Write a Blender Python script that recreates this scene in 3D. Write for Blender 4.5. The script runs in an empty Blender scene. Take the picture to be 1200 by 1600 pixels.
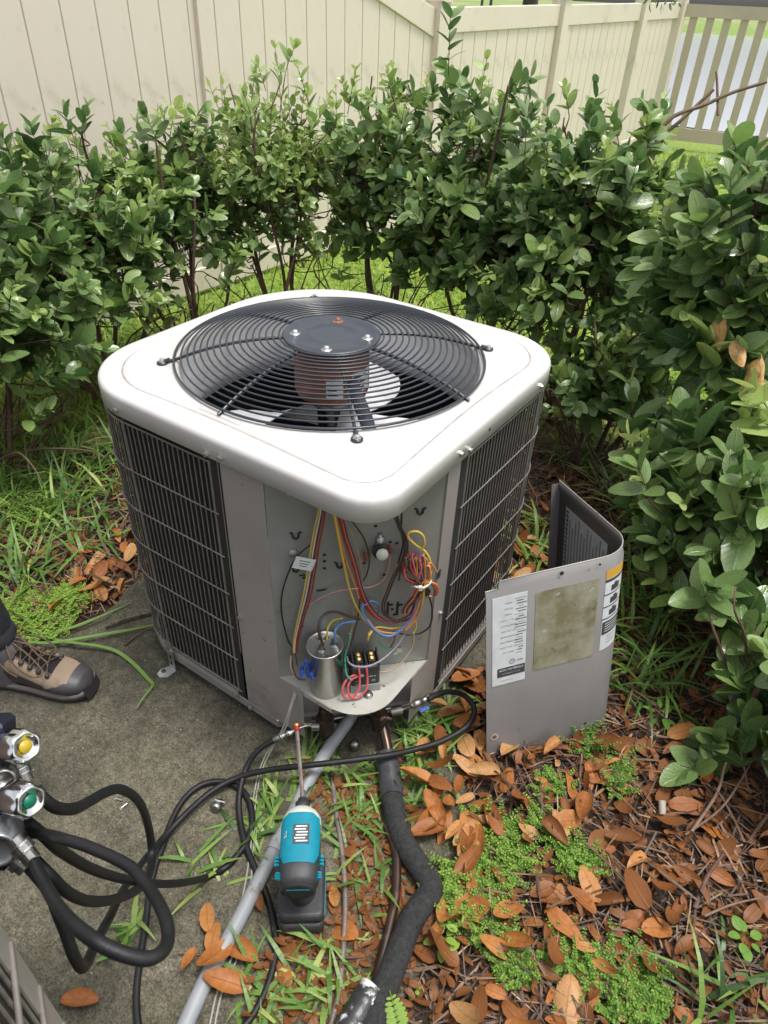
import bpy, math, random
import numpy as np
from mathutils import Matrix, Vector, noise
rnd = random.Random(7)
S = bpy.context.scene
COL = S.collection

# ------------------------------------------------------------ camera
YAW, PIT, ROL, FPX = 2.142, 0.6408, 0.0477, 1090.9
CAM = np.array([0.8898, -1.1406, 1.3819])
_f = np.array([math.cos(YAW)*math.cos(PIT), math.sin(YAW)*math.cos(PIT), -math.sin(PIT)])
_r = np.array([math.sin(YAW), -math.cos(YAW), 0.0]); _u = np.cross(_r, _f)
RT = math.cos(ROL)*_r+math.sin(ROL)*_u; UP = -math.sin(ROL)*_r+math.cos(ROL)*_u; FW = _f
cd = bpy.data.cameras.new('camera'); cam = bpy.data.objects.new('camera', cd); COL.objects.link(cam)
cam.matrix_world = Matrix(((RT[0], UP[0], -FW[0], CAM[0]), (RT[1], UP[1], -FW[1], CAM[1]), (RT[2], UP[2], -FW[2], CAM[2]), (0, 0, 0, 1)))
cd.sensor_fit = 'VERTICAL'; cd.sensor_height = 36; cd.lens = 36*FPX/1600
cd.clip_start = .02; cd.clip_end = 600
cd.dof.use_dof = True; cd.dof.focus_distance = 1.75; cd.dof.aperture_fstop = 14
S.camera = cam

# ------------------------------------------------------------ sky, sun, exposure
W = bpy.data.worlds.new('World'); S.world = W; W.use_nodes = True
nt = W.node_tree; nt.nodes.clear()
sky = nt.nodes.new('ShaderNodeTexSky'); sky.sky_type = 'NISHITA'; sky.sun_disc = False
SUN_EL, SUN_AZ = math.radians(76), math.radians(75)      # azimuth from +Y clockwise
sky.sun_elevation = SUN_EL; sky.sun_rotation = SUN_AZ; sky.air_density = 1.0; sky.dust_density = 4.0; sky.ozone_density = 1.0
hs = nt.nodes.new('ShaderNodeHueSaturation'); hs.inputs['Saturation'].default_value = .22
bg = nt.nodes.new('ShaderNodeBackground'); bg.inputs['Strength'].default_value = .125
wo = nt.nodes.new('ShaderNodeOutputWorld')
nt.links.new(sky.outputs[0], hs.inputs['Color']); nt.links.new(hs.outputs[0], bg.inputs[0]); nt.links.new(bg.outputs[0], wo.inputs[0])
sd = bpy.data.lights.new('sun', 'SUN'); sd.energy = 1.5; sd.angle = math.radians(13); sd.color = (1, .965, .92)
sun = bpy.data.objects.new('sun', sd); COL.objects.link(sun)
sdir = Vector((math.sin(SUN_AZ)*math.cos(SUN_EL), math.cos(SUN_AZ)*math.cos(SUN_EL), math.sin(SUN_EL)))
sun.rotation_euler = sdir.to_track_quat('Z', 'Y').to_euler(); sun.location = (0, 0, 6)
S.view_settings.view_transform = 'Standard'; S.view_settings.look = 'None'; S.view_settings.exposure = 0.98
S.view_settings.gamma = 1; S.view_settings.use_curve_mapping = False

# ------------------------------------------------------------ survey helpers: photo pixel -> point in the place
def ray(x, y): return FW + RT*(x-600)/FPX + UP*(800-y)/FPX
def P(x, y, z):
    d = ray(x, y); return CAM + d*((z-CAM[2])/d[2])
def PD(x, y, dep): return CAM + ray(x, y)*dep
def pix(p):
    d = np.asarray(p)-CAM; z = d@FW
    return 600+FPX*(d@RT)/z, 800-FPX*(d@UP)/z, z
GZ, SZ = -.10, -.08          # soil and slab heights

# ------------------------------------------------------------ mesh helpers
class MB:
    def __init__(s): s.v = []; s.f = []; s.sm = []
    def add(s, vs, fs, smooth=False):
        o = len(s.v); s.v += [tuple(map(float, p)) for p in vs]; s.f += [tuple(i+o for i in f) for f in fs]; s.sm += [smooth]*len(fs); return s
    def box(s, c, d, M=None, bev=0):
        x, y, z = d[0]/2, d[1]/2, d[2]/2
        if bev:
            b = bev; V = []
            for sz in (-1, 1):
                for (a, e) in ((x-b, z), (x, z-b)) if sz > 0 else ((x, z-b), (x-b, z)):
                    pass
            rings = [(x-b, y-b, -z), (x, y, -z+b), (x, y, z-b), (x-b, y-b, z)]
            for rx, ry, zz in rings:
                cb = b
                V += [(-rx+cb, -ry, zz), (rx-cb, -ry, zz), (rx, -ry+cb, zz), (rx, ry-cb, zz), (rx-cb, ry, zz), (-rx+cb, ry, zz), (-rx, ry-cb, zz), (-rx, -ry+cb, zz)]
            F = [tuple(range(7, -1, -1)), tuple(range(24, 32))]
            for k in range(3):
                for i in range(8): F.append((k*8+i, k*8+(i+1) % 8, k*8+8+(i+1) % 8, k*8+8+i))
        else:
            V = [(-x, -y, -z), (x, -y, -z), (x, y, -z), (-x, y, -z), (-x, -y, z), (x, -y, z), (x, y, z), (-x, y, z)]
            F = [(3, 2, 1, 0), (4, 5, 6, 7), (0, 1, 5, 4), (1, 2, 6, 5), (2, 3, 7, 6), (3, 0, 4, 7)]
        c = Vector(c)
        if M is not None: V = [M @ Vector(p) + c for p in V]
        else: V = [Vector(p)+c for p in V]
        return s.add(V, F)
    def tube(s, pts, r, n=8, caps=True, closed=False, smooth=True):
        pts = [Vector(p) for p in pts]; m = len(pts)
        rs = r if hasattr(r, '__len__') else [r]*m
        T = []
        for i in range(m):
            a = pts[(i-1) % m] if (closed or i > 0) else pts[i]; b = pts[(i+1) % m] if (closed or i < m-1) else pts[i]
            t = (b-a); T.append(t.normalized() if t.length > 1e-9 else Vector((0, 0, 1)))
        t0 = T[0]; nrm = t0.orthogonal().normalized(); V = []
        for i in range(m):
            if i: 
                ax = T[i-1].cross(T[i])
                if ax.length > 1e-8: nrm = Matrix.Rotation(T[i-1].angle(T[i]), 3, ax.normalized()) @ nrm
            nrm = (nrm - T[i]*nrm.dot(T[i])).normalized(); bn = T[i].cross(nrm)
            for k in range(n):
                a = 2*math.pi*k/n; V.append(pts[i] + (nrm*math.cos(a)+bn*math.sin(a))*rs[i])
        F = []
        for i in range(m if closed else m-1):
            j = (i+1) % m
            for k in range(n): F.append((i*n+k, i*n+(k+1) % n, j*n+(k+1) % n, j*n+k))
        o = len(s.v); s.add(V, F, smooth)
        if caps and not closed:
            s.add([V[k] for k in range(n)], [tuple(range(n-1, -1, -1))]); s.add([V[(m-1)*n+k] for k in range(n)], [tuple(range(n))])
        return s
    def lathe(s, prof, c=(0, 0, 0), ax=(0, 0, 1), n=24, smooth=True, caps=True):
        # prof: (radius, height) pairs along axis ax from c
        c = Vector(c); a = Vector(ax).normalized(); q = Vector((0, 0, 1)).rotation_difference(a).to_matrix()
        V = []
        for r, h in prof:
            for k in range(n): t = 2*math.pi*k/n; V.append(c+q@Vector((r*math.cos(t), r*math.sin(t), h)))
        F = []
        for i in range(len(prof)-1):
            for k in range(n): F.append((i*n+k, i*n+(k+1) % n, (i+1)*n+(k+1) % n, (i+1)*n+k))
        s.add(V, F, smooth)
        if caps:
            if prof[0][0] > 1e-5: s.add(V[:n], [tuple(range(n-1, -1, -1))])
            if prof[-1][0] > 1e-5: s.add(V[-n:], [tuple(range(n))])
        return s
    def loft(s, loops, closed=True, cap0=False, cap1=False, smooth=True):
        n = len(loops[0]); V = [p for L in loops for p in L]; F = []
        for i in range(len(loops)-1):
            for k in range(n if closed else n-1): F.append((i*n+k, i*n+(k+1) % n, (i+1)*n+(k+1) % n, (i+1)*n+k))
        s.add(V, F, smooth)
        if cap0: s.add(loops[0], [tuple(range(n-1, -1, -1))])
        if cap1: s.add(loops[-1], [tuple(range(n))])
        return s
    def prism(s, poly, z0, z1, smooth=False):
        n = len(poly)
        V = [(p[0], p[1], z0) for p in poly]+[(p[0], p[1], z1) for p in poly]
        F = [tuple(range(n-1, -1, -1)), tuple(range(n, 2*n))]+[(i, (i+1) % n, n+(i+1) % n, n+i) for i in range(n)]
        return s.add(V, F, smooth)
    def sheet(s, P4, th):
        a, b, c, d = [Vector(p) for p in P4]; n = (b-a).cross(d-a).normalized()*th
        return s.add([a, b, c, d, a+n, b+n, c+n, d+n], [(3, 2, 1, 0), (4, 5, 6, 7), (0, 1, 5, 4), (1, 2, 6, 5), (2, 3, 7, 6), (3, 0, 4, 7)])

WM = {}
def wm(o): return WM.get(o.name, Matrix.Identity(4))
def mesh(name, mb, m, smooth_all=None):
    me = bpy.data.meshes.new(name); me.from_pydata(mb.v, [], mb.f)
    if any(mb.sm): me.polygons.foreach_set('use_smooth', mb.sm)
    me.materials.append(m); me.update(); return me
def obj(name, mb, m, parent=None, kind=None, origin=None):
    """mb holds world coordinates; they are brought into the local space of the parent"""
    if parent is not None: M = wm(parent)
    else:
        v = np.array(mb.v)
        o = origin if origin is not None else ((v[:, 0].min()+v[:, 0].max())/2, (v[:, 1].min()+v[:, 1].max())/2, v[:, 2].min())
        M = Matrix.Translation(Vector(o))
    Mi = M.inverted(); mb.v = [tuple(Mi @ Vector(p)) for p in mb.v]
    me = mesh(name, mb, m); ob = bpy.data.objects.new(name, me); COL.objects.link(ob)
    if parent is not None: ob.parent = parent
    else: ob.matrix_world = M
    WM[ob.name] = M
    if kind: ob['kind'] = kind
    return ob
def tag(o, label, cat, group=None):
    o['label'] = label; o['category'] = cat
    if group: o['group'] = group
    return o
def thing(name, label, cat, M, group=None):
    o = bpy.data.objects.new(name, None); o.empty_display_size = .05; COL.objects.link(o)
    if not isinstance(M, Matrix): M = Matrix.Translation(Vector(M))
    o.matrix_world = M; WM[o.name] = M.copy(); return tag(o, label, cat, group)
def inst(name, me, Mw, parent=None, kind=None):
    ob = bpy.data.objects.new(name, me); COL.objects.link(ob)
    if parent is not None: ob.parent = parent; ob.matrix_local = wm(parent).inverted() @ Mw
    else: ob.matrix_world = Mw
    if kind: ob['kind'] = kind
    return ob
def crom(pts, k=8, closed=False):
    pts = [Vector(p) for p in pts]; n = len(pts); out = []
    for i in range(n if closed else n-1):
        g = lambda j: pts[j % n] if closed else pts[max(0, min(n-1, j))]
        a, b, c, d = g(i-1), g(i), g(i+1), g(i+2)
        for t in np.linspace(0, 1, k, endpoint=False):
            out.append(.5*((2*b)+(c-a)*t+(2*a-5*b+4*c-d)*t*t+(3*b-a-3*c+d)*t**3))
    if not closed: out.append(pts[-1])
    return out
def frame(x, z=(0, 0, 1)):
    """3x3 with columns X along x, Z near z"""
    X = Vector(x).normalized(); Z = Vector(z); Y = Z.cross(X)
    if Y.length < 1e-6: Y = X.orthogonal()
    Y.normalize(); Z = X.cross(Y); return Matrix((X, Y, Z)).transposed()
def text(s, size, Mw, m, parent, name='lettering', ex=.0002):
    c = bpy.data.curves.new('t', 'FONT'); c.body = s; c.size = size; c.extrude = ex; c.align_x = 'CENTER'; c.align_y = 'CENTER'; c.resolution_u = 2
    t = bpy.data.objects.new('t', c); me = bpy.data.meshes.new_from_object(t); bpy.data.objects.remove(t); bpy.data.curves.remove(c)
    me.name = name; me.materials.clear(); me.materials.append(m); return inst(name, me, Mw, parent)

# ------------------------------------------------------------ materials
def mat(name, col, rough=.6, metal=0, col2=None, scale=8, detail=6, mix=(.35, .65), bump=0, bscale=60, spots=None, coat=0, spec=.5, coord='Object', emis=None, rvar=0):
    m = bpy.data.materials.new(name); m.use_nodes = True; t = m.node_tree; n = t.nodes; L = t.links
    b = n['Principled BSDF']; b.inputs['Roughness'].default_value = rough; b.inputs['Metallic'].default_value = metal
    b.inputs['Specular IOR Level'].default_value = spec; b.inputs['Base Color'].default_value = (*col, 1)
    if coat: b.inputs['Coat Weight'].default_value = coat; b.inputs['Coat Roughness'].default_value = .12
    tc = n.new('ShaderNodeTexCoord')
    def nz(sc, det=6, ro=.6):
        x = n.new('ShaderNodeTexNoise'); x.inputs['Scale'].default_value = sc; x.inputs['Detail'].default_value = det; x.inputs['Roughness'].default_value = ro
        L.new(tc.outputs[coord], x.inputs['Vector']); return x
    cur = None
    if col2:
        x = nz(scale, detail); r = n.new('ShaderNodeValToRGB'); r.color_ramp.elements[0].position = mix[0]; r.color_ramp.elements[1].position = mix[1]
        r.color_ramp.elements[0].color = (*col, 1); r.color_ramp.elements[1].color = (*col2, 1); L.new(x.outputs['Fac'], r.inputs[0]); cur = r.outputs[0]
    for sp in (spots or []):          # (colour, scale, threshold, softness)
        x = nz(sp[1], 4, .65); r = n.new('ShaderNodeMapRange'); r.inputs['From Min'].default_value = sp[2]; r.inputs['From Max'].default_value = sp[2]+sp[3]
        L.new(x.outputs['Fac'], r.inputs['Value']); mx = n.new('ShaderNodeMix'); mx.data_type = 'RGBA'; L.new(r.outputs[0], mx.inputs['Factor'])
        if cur: L.new(cur, mx.inputs['A'])
        else: mx.inputs['A'].default_value = (*col, 1)
        mx.inputs['B'].default_value = (*sp[0], 1); cur = mx.outputs['Result']
    if cur: L.new(cur, b.inputs['Base Color'])
    if bump:
        x = nz(bscale, 5, .6); bp = n.new('ShaderNodeBump'); bp.inputs['Strength'].default_value = bump; bp.inputs['Distance'].default_value = .004
        L.new(x.outputs['Fac'], bp.inputs['Height']); L.new(bp.outputs[0], b.inputs['Normal'])
    if rvar:
        x = nz(9, 5); r = n.new('ShaderNodeMapRange'); r.inputs['To Min'].default_value = max(.05, rough-rvar); r.inputs['To Max'].default_value = min(1, rough+rvar)
        r.inputs['From Min'].default_value = .3; r.inputs['From Max'].default_value = .7
        L.new(x.outputs['Fac'], r.inputs['Value']); L.new(r.outputs[0], b.inputs['Roughness'])
    return m
M = {}
M['lid'] = mat('painted_lid', (.53, .51, .495), .36, 0, (.465, .445, .43), 3.5, mix=(.3, .75), spots=[((.36, .33, .29), 75, .70, .03), ((.44, .42, .39), 13, .64, .12)], rvar=.08, coat=.1, bump=.03, bscale=500)
M['panel'] = mat('taupe_sheet_steel', (.25, .225, .208), .38, 0, (.29, .262, .245), 3, spots=[((.14, .12, .10), 30, .66, .05), ((.20, .18, .165), 7, .6, .15)], rvar=.1, bump=.05, bscale=25)
M['panel2'] = mat('weathered_grey_panel', (.165, .158, .155), .40, 0, (.20, .19, .184), 4, spots=[((.11, .10, .095), 20, .66, .08), ((.26, .25, .24), 12, .70, .06)], rvar=.1, bump=.06, bscale=18)
M['ctrl'] = mat('galvanised_sheet', (.31, .315, .30), .38, .3, (.25, .257, .245), 6, spots=[((.14, .13, .11), 45, .68, .05)], rvar=.12)
M['shelf'] = mat('dusty_galvanised_shelf', (.42, .42, .38), .5, .15, (.34, .33, .29), 14, spots=[((.11, .07, .04), 42, .63, .04), ((.2, .12, .06), 90, .68, .05)])
M['wire'] = mat('grille_wire_coating', (.12, .105, .095), .45, 0, (.20, .18, .16), 20)
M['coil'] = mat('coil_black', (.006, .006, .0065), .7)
M['blackm'] = mat('black_coated_wire', (.02, .024, .032), .3, 0, coat=.2)
M['hub'] = mat('dark_blue_grey_hub', (.035, .042, .058), .38, .2, (.05, .058, .07), 20, bump=.1, bscale=200)
M['steel'] = mat('zinc_screw', (.5, .5, .48), .3, .9)
M['chrome'] = mat('chrome', (.75, .75, .76), .12, 1)
M['nickel'] = mat('knurled_nickel', (.36, .35, .33), .38, 1, (.25, .245, .23), 60)
M['alu'] = mat('fan_blade_aluminium', (.80, .80, .81), .4, .15, (.62, .63, .65), 7)
M['venturi'] = mat('venturi_inner', (.66, .66, .67), .4, .1, (.5, .5, .51), 9)
M['rust'] = mat('rusty_motor', (.30, .11, .06), .6, .1, (.17, .07, .045), 18, spots=[((.28, .13, .07), 30, .6, .08)])
M['dark'] = mat('dark_interior', (.015, .015, .015), .8)
M['white_label'] = mat('white_label', (.62, .64, .66), .45, 0, (.52, .54, .56), 30)
M['ink'] = mat('printed_ink', (.05, .05, .055), .6)
M['inkgrey'] = mat('faded_ink', (.28, .29, .3), .6)
M['orange_ink'] = mat('orange_print', (.55, .3, .03), .6)
M['rubber'] = mat('black_rubber_hose', (.007, .007, .008), .5, 0, (.012, .012, .013), 30, spec=.35, bump=.15, bscale=300)
M['foam'] = mat('black_foam', (.012, .012, .012), .85, 0, (.03, .03, .03), 120, bump=1.0, bscale=220)
M['tape'] = mat('black_tape', (.035, .036, .04), .28, 0, (.06, .06, .065), 25, bump=.2, bscale=40)
M['tapewhite'] = mat('tape_with_dry_sealant', (.03, .03, .032), .35, 0, (.62, .62, .62), 22, mix=(.52, .58), bump=.5, bscale=50)
M['copper'] = mat('weathered_copper', (.10, .06, .045), .33, .75, (.06, .045, .04), 25, spots=[((.22, .11, .07), 18, .6, .1)])
M['ltube'] = mat('brown_thin_line', (.12, .095, .085), .5, .3, (.2, .16, .14), 60, bump=.4, bscale=90)
M['conduit'] = mat('grey_pvc_conduit', (.27, .285, .30), .48, 0, (.22, .23, .24), 12, spots=[((.12, .11, .085), 22, .56, .14)])
M['cable'] = mat('pale_grey_cable', (.28, .27, .25), .5)
M['cap'] = mat('brushed_aluminium_can', (.62, .63, .6), .24, .95, (.5, .5, .48), 14)
M['brass'] = mat('brass', (.55, .36, .12), .3, .9)
M['redband'] = mat('red_plastic', (.26, .015, .012), .4)
M['teal'] = mat('teal_plastic', (.0, .17, .24), .38, 0, (.0, .2, .28), 60)
M['toolblack'] = mat('charcoal_rubber', (.02, .021, .023), .5, 0, (.032, .033, .036), 40, bump=.15, bscale=400)
M['offwhite'] = mat('off_white_nose', (.52, .53, .46), .45)
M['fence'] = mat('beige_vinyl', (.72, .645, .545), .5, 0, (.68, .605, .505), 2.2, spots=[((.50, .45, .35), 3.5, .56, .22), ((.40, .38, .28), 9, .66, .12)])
M['slab'] = None
# ------------------------------------------------------------ node materials with their own graphs
def slab_mat():
    m = bpy.data.materials.new('mossy_concrete'); m.use_nodes = True; t = m.node_tree; n = t.nodes; L = t.links; b = n['Principled BSDF']; b.inputs['Roughness'].default_value = .85
    tc = n.new('ShaderNodeTexCoord')
    def nz(s, d=6, r=.6):
        x = n.new('ShaderNodeTexNoise'); x.inputs['Scale'].default_value = s; x.inputs['Detail'].default_value = d; x.inputs['Roughness'].default_value = r; L.new(tc.outputs['Object'], x.inputs['Vector']); return x.outputs['Fac']
    def ramp(f, els):
        r = n.new('ShaderNodeValToRGB'); e = r.color_ramp.elements
        while len(e) < len(els): e.new(.5)
        for k, (p, c) in enumerate(els): e[k].position = p; e[k].color = (*c, 1)
        L.new(f, r.inputs[0]); return r.outputs[0]
    def mix(f, a, b_, mode='MIX', fv=None):
        x = n.new('ShaderNodeMix'); x.data_type = 'RGBA'; x.blend_type = mode
        if fv is None: L.new(f, x.inputs['Factor'])
        else: x.inputs['Factor'].default_value = fv
        L.new(a, x.inputs['A']); L.new(b_, x.inputs['B']); return x.outputs['Result']
    base = ramp(nz(2.6, 8, .7), [(.32, (.026, .026, .017)), (.43, (.062, .058, .041)), (.54, (.135, .122, .092)), (.64, (.24, .215, .17))])
    moss = ramp(nz(4.5, 7, .7), [(.3, (.04, .042, .022)), (.7, (.10, .095, .055))])
    mf = ramp(nz(2.3, 8, .7), [(.42, (0, 0, 0)), (.60, (.6, .6, .6))])
    c = mix(mf, base, moss)
    gr = ramp(nz(230, 5, .8), [(.34, (.35, .34, .32)), (.5, (1, 1, 1)), (.66, (1.8, 1.75, 1.6))])
    c = mix(None, c, gr, 'MULTIPLY', 1)
    g2 = ramp(nz(95, 5, .85), [(.36, (.45, .44, .42)), (.5, (1, 1, 1)), (.64, (1.5, 1.48, 1.42))])
    c = mix(None, c, g2, 'MULTIPLY', 1)
    v = n.new('ShaderNodeTexVoronoi'); v.inputs['Scale'].default_value = 95; L.new(tc.outputs['Object'], v.inputs['Vector'])
    pf = ramp(v.outputs['Distance'], [(.11, (1, 1, 1)), (.17, (0, 0, 0))])
    pick = n.new('ShaderNodeSeparateColor'); L.new(v.outputs['Color'], pick.inputs[0])
    pk = ramp(pick.outputs[0], [(.86, (0, 0, 0)), (.9, (1, 1, 1))])
    f2 = n.new('ShaderNodeMath'); f2.operation = 'MULTIPLY'; L.new(pf, f2.inputs[0]); L.new(pk, f2.inputs[1])
    peb = n.new('ShaderNodeRGB'); peb.outputs[0].default_value = (.38, .34, .25, 1)
    c = mix(f2.outputs[0], c, peb.outputs[0])
    L.new(c, b.inputs['Base Color'])
    bp = n.new('ShaderNodeBump'); bp.inputs['Strength'].default_value = 1; bp.inputs['Distance'].default_value = .005; L.new(nz(260, 6, .8), bp.inputs['Height']); L.new(bp.outputs[0], b.inputs['Normal'])
    return m
M['slab'] = slab_mat()

def ground_mat():
    m = bpy.data.materials.new('soil_and_lawn'); m.use_nodes = True; t = m.node_tree; n = t.nodes; L = t.links; b = n['Principled BSDF']; b.inputs['Roughness'].default_value = .9
    tc = n.new('ShaderNodeTexCoord')
    def nz(s, d=6, r=.6):
        x = n.new('ShaderNodeTexNoise'); x.inputs['Scale'].default_value = s; x.inputs['Detail'].default_value = d; x.inputs['Roughness'].default_value = r; L.new(tc.outputs['Object'], x.inputs['Vector']); return x.outputs['Fac']
    def ramp(f, els):
        r = n.new('ShaderNodeValToRGB'); e = r.color_ramp.elements
        while len(e) < len(els): e.new(.5)
        for k, (p, c) in enumerate(els): e[k].position = p; e[k].color = (*c, 1)
        L.new(f, r.inputs[0]); return r.outputs[0]
    soil = ramp(nz(38, 8, .75), [(.3, (.010, .006, .004)), (.5, (.03, .018, .011)), (.72, (.085, .05, .03))])
    lawn = ramp(nz(22, 8, .8), [(.3, (.08, .12, .02)), (.5, (.17, .25, .035)), (.75, (.30, .38, .06))])
    ln = n.new('ShaderNodeVectorMath'); ln.operation = 'LENGTH'
    mp = n.new('ShaderNodeMapping'); mp.inputs['Location'].default_value = (0, .12, 0); mp.inputs['Scale'].default_value = (1, 1, 0); L.new(tc.outputs['Object'], mp.inputs[0]); L.new(mp.outputs[0], ln.inputs[0])
    ad = n.new('ShaderNodeMath'); ad.operation = 'ADD'; L.new(ln.outputs['Value'], ad.inputs[0])
    q = n.new('ShaderNodeMath'); q.operation = 'MULTIPLY'; q.inputs[1].default_value = .7; L.new(nz(3.2, 4), q.inputs[0]); L.new(q.outputs[0], ad.inputs[1])
    f = n.new('ShaderNodeMapRange'); f.inputs['From Min'].default_value = 1.72; f.inputs['From Max'].default_value = 1.95; L.new(ad.outputs[0], f.inputs['Value'])
    sy = n.new('ShaderNodeSeparateXYZ'); L.new(tc.outputs['Object'], sy.inputs[0]); gy = n.new('ShaderNodeMapRange'); gy.inputs['From Min'].default_value = -1.1; gy.inputs['From Max'].default_value = -.6; L.new(sy.outputs['Y'], gy.inputs['Value'])  # unseen soil put in behind the camera to keep green out of chrome reflections
    fm = n.new('ShaderNodeMath'); fm.operation = 'MULTIPLY'; L.new(f.outputs[0], fm.inputs[0]); L.new(gy.outputs[0], fm.inputs[1])
    x = n.new('ShaderNodeMix'); x.data_type = 'RGBA'; L.new(fm.outputs[0], x.inputs['Factor']); L.new(soil, x.inputs['A']); L.new(lawn, x.inputs['B'])
    L.new(x.outputs['Result'], b.inputs['Base Color'])
    bp = n.new('ShaderNodeBump'); bp.inputs['Strength'].default_value = 1; bp.inputs['Distance'].default_value = .012; L.new(nz(45, 6, .75), bp.inputs['Height']); L.new(bp.outputs[0], b.inputs['Normal'])
    return m
def gz(x, y):
    d = math.hypot(x, y+.3)
    z = GZ + .012*(noise.noise((x*5, y*5, 0)))+.006*noise.noise((x*17, y*17, 3))
    # fall to the pond beyond the fence
    if y > 10.2: z -= min(1, (y-10.2)/7)*.85
    if x < -2.6 and y < 12: z += 0
    return z
ax = list(np.concatenate([-np.geomspace(300, 2.6, 40), np.arange(-2.5, 2.51, .045), np.geomspace(2.6, 300, 40)]))
ay = list(np.concatenate([-np.geomspace(300, 2.6, 30), np.arange(-2.5, 2.51, .045), np.geomspace(2.6, 300, 50)]))
g = MB(); nx, ny = len(ax), len(ay)
V = [(x, y, gz(x, y)) for y in ay for x in ax]
g.add(V, [(j*nx+i, j*nx+i+1, (j+1)*nx+i+1, (j+1)*nx+i) for j in range(ny-1) for i in range(nx-1)], True)
obj('ground', g, ground_mat(), origin=(0, 0, 0), kind='structure')

# concrete slab the unit stands on, broken and overgrown at its rim
def ring_pts(px, z=SZ): return [tuple(P(x, y, z)[:2]) for x, y in px]
edge = ring_pts([(700, 1440), (672, 1490), (640, 1545), (606, 1602), (560, 1690)])
edge += [(.62, -1.25), (-.75, -1.45), (-.95, -.95)]
edge += ring_pts([(-60, 1035), (60, 998), (118, 985), (150, 966), (196, 930), (228, 904)])
edge += [(-.50, .02), (-.47, .5), (.34, .47), (.46, .30), (.44, -.02), (.50, -.16), (.57, -.24), (.63, -.33), (.665, -.44)]
rr = []
for i, p in enumerate(edge):
    q = edge[(i+1) % len(edge)]; L_ = math.dist(p, q); k = max(1, int(L_/.035))
    for a in range(k):
        t = a/k; x = p[0]+(q[0]-p[0])*t; y = p[1]+(q[1]-p[1])*t
        rr.append((x+.008*noise.noise((x*21, y*21, 1)), y+.008*noise.noise((x*21, y*21, 9))))
cx, cy = sum(p[0] for p in rr)/len(rr), sum(p[1] for p in rr)/len(rr)
sh = lambda d, z: [(p[0]+(cx-p[0])/math.dist(p, (cx, cy))*d, p[1]+(cy-p[1])/math.dist(p, (cx, cy))*d, z) for p in rr]
s = MB(); s.loft([sh(0, SZ-.10), sh(0, SZ-.008), sh(.006, SZ-.001), sh(.012, SZ)], cap0=True, cap1=True, smooth=False)
obj('concrete_slab', s, M['slab'], kind='structure')
# thin raised lip of the broken slab beside the unit
s = MB(); pl = [P(x, y, SZ) for x, y in [(166, 985), (200, 972), (252, 958), (300, 950), (300, 880), (232, 900), (196, 928)]]
s.prism([(p[0], p[1]) for p in pl], SZ+.003, SZ+.014); obj('concrete_flake', s, M['slab'], kind='structure')

# pond and far bank
pm = mat('pond_water', (.9, .93, .97), .15, .95, bump=.05, bscale=1.5, spec=1)
s = MB(); s.add([(-260, 15.8, -.62), (200, 15.8, -.62), (200, 84, -.62), (-260, 84, -.62)], [(0, 1, 2, 3)]); obj('pond', s, pm, kind='structure')
s = MB(); xs_ = np.linspace(-260, 200, 60)
pr = [(78, -.9), (81, -.3), (88, .1), (100, .4), (140, .9), (290, 1.0)]
s.add([(x, y+2*math.sin(x*.07)+1.2*math.sin(x*.23), z) for y, z in pr for x in xs_], [(j*60+i, j*60+i+1, j*60+61+i, j*60+60+i) for j in range(5) for i in range(59)], True)
obj('far_bank', s, mat('far_bank_sand_and_grass', (.30, .25, .17), .9, 0, (.16, .24, .05), .12, mix=(.42, .5)), kind='structure')

# ------------------------------------------------------------ fence
FB = np.array([-2.301, .612]); FA = math.radians(87.5); FD = np.array([math.cos(FA), math.sin(FA)]); FN = np.array([math.sin(FA), -math.cos(FA)])   # FN faces the camera
def fp(s_, off, z): q = FB+FD*s_+FN*off; return Vector((q[0], q[1], z))
FR = Matrix((Vector((*FD, 0)), Vector((*FN, 0)), Vector((0, 0, 1)))).transposed()
fence = thing('privacy_fence', 'tall beige vinyl privacy fence of vertical planks running along behind the shrubs', 'fence', fp(1.2, 0, -.1))
def top(s_):          # z of the top of the rail along the run
    if s_ < 1.23: return 1.94
    if s_ < 3.34: return 1.94-(s_-1.23)*.315
    return 1.275+.0195*(s_-3.3)+(.03 if s_ > 3.3 else 0)
pitch = .171
pw, pt = pitch-.0015, .02
prof = [(-pw/2, 0), (-pw/2+.004, pt/2), (pw/2-.011, pt/2), (pw/2-.008, .0075), (pw/2, .0075), (pw/2, -pt/2), (-pw/2, -pt/2)]
cache = {}
for k in range(-9, 50):
    s0 = .38+k*pitch
    if 3.30 < s0 < 3.44 or 5.22 < s0 < 5.44 or 7.2 < s0 < 7.36 or s0 > 8.4: continue
    zt = top(s0)-.05; key = round(zt, 2)
    if key not in cache:
        mb = MB(); n_ = len(prof); mb.add([(a, b, 0) for a, b in prof]+[(a, b, zt+.05) for a, b in prof], [tuple(range(n_)), tuple(range(2*n_-1, n_-1, -1))]+[(i, n_+i, n_+(i+1) % n_, (i+1) % n_) for i in range(n_)])
        cache[key] = mesh('plank', mb, M['fence'])
    inst('plank', cache[key], Matrix.Translation(fp(s0, 0, -.05)) @ FR.to_4x4(), fence)
def rail(a, b, h, zf=None, z0=None, th=.045):
    mb = MB(); V = []
    for s_, e in ((a, 0), (b, 1)):
        zt = z0+h if z0 is not None else zf[e]
        for off, z in ((-th/2, zt-h), (th/2-.004, zt-h), (th/2, zt-h+.004), (th/2, zt-.004), (th/2-.004, zt), (-th/2, zt)): V.append(fp(s_, off, z))
    mb.add(V, [tuple(range(6)), tuple(range(11, 5, -1))]+[(i, 6+i, 6+(i+1) % 6, (i+1) % 6) for i in range(6)])
    return obj('rail', mb, M['fence'], fence)
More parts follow.
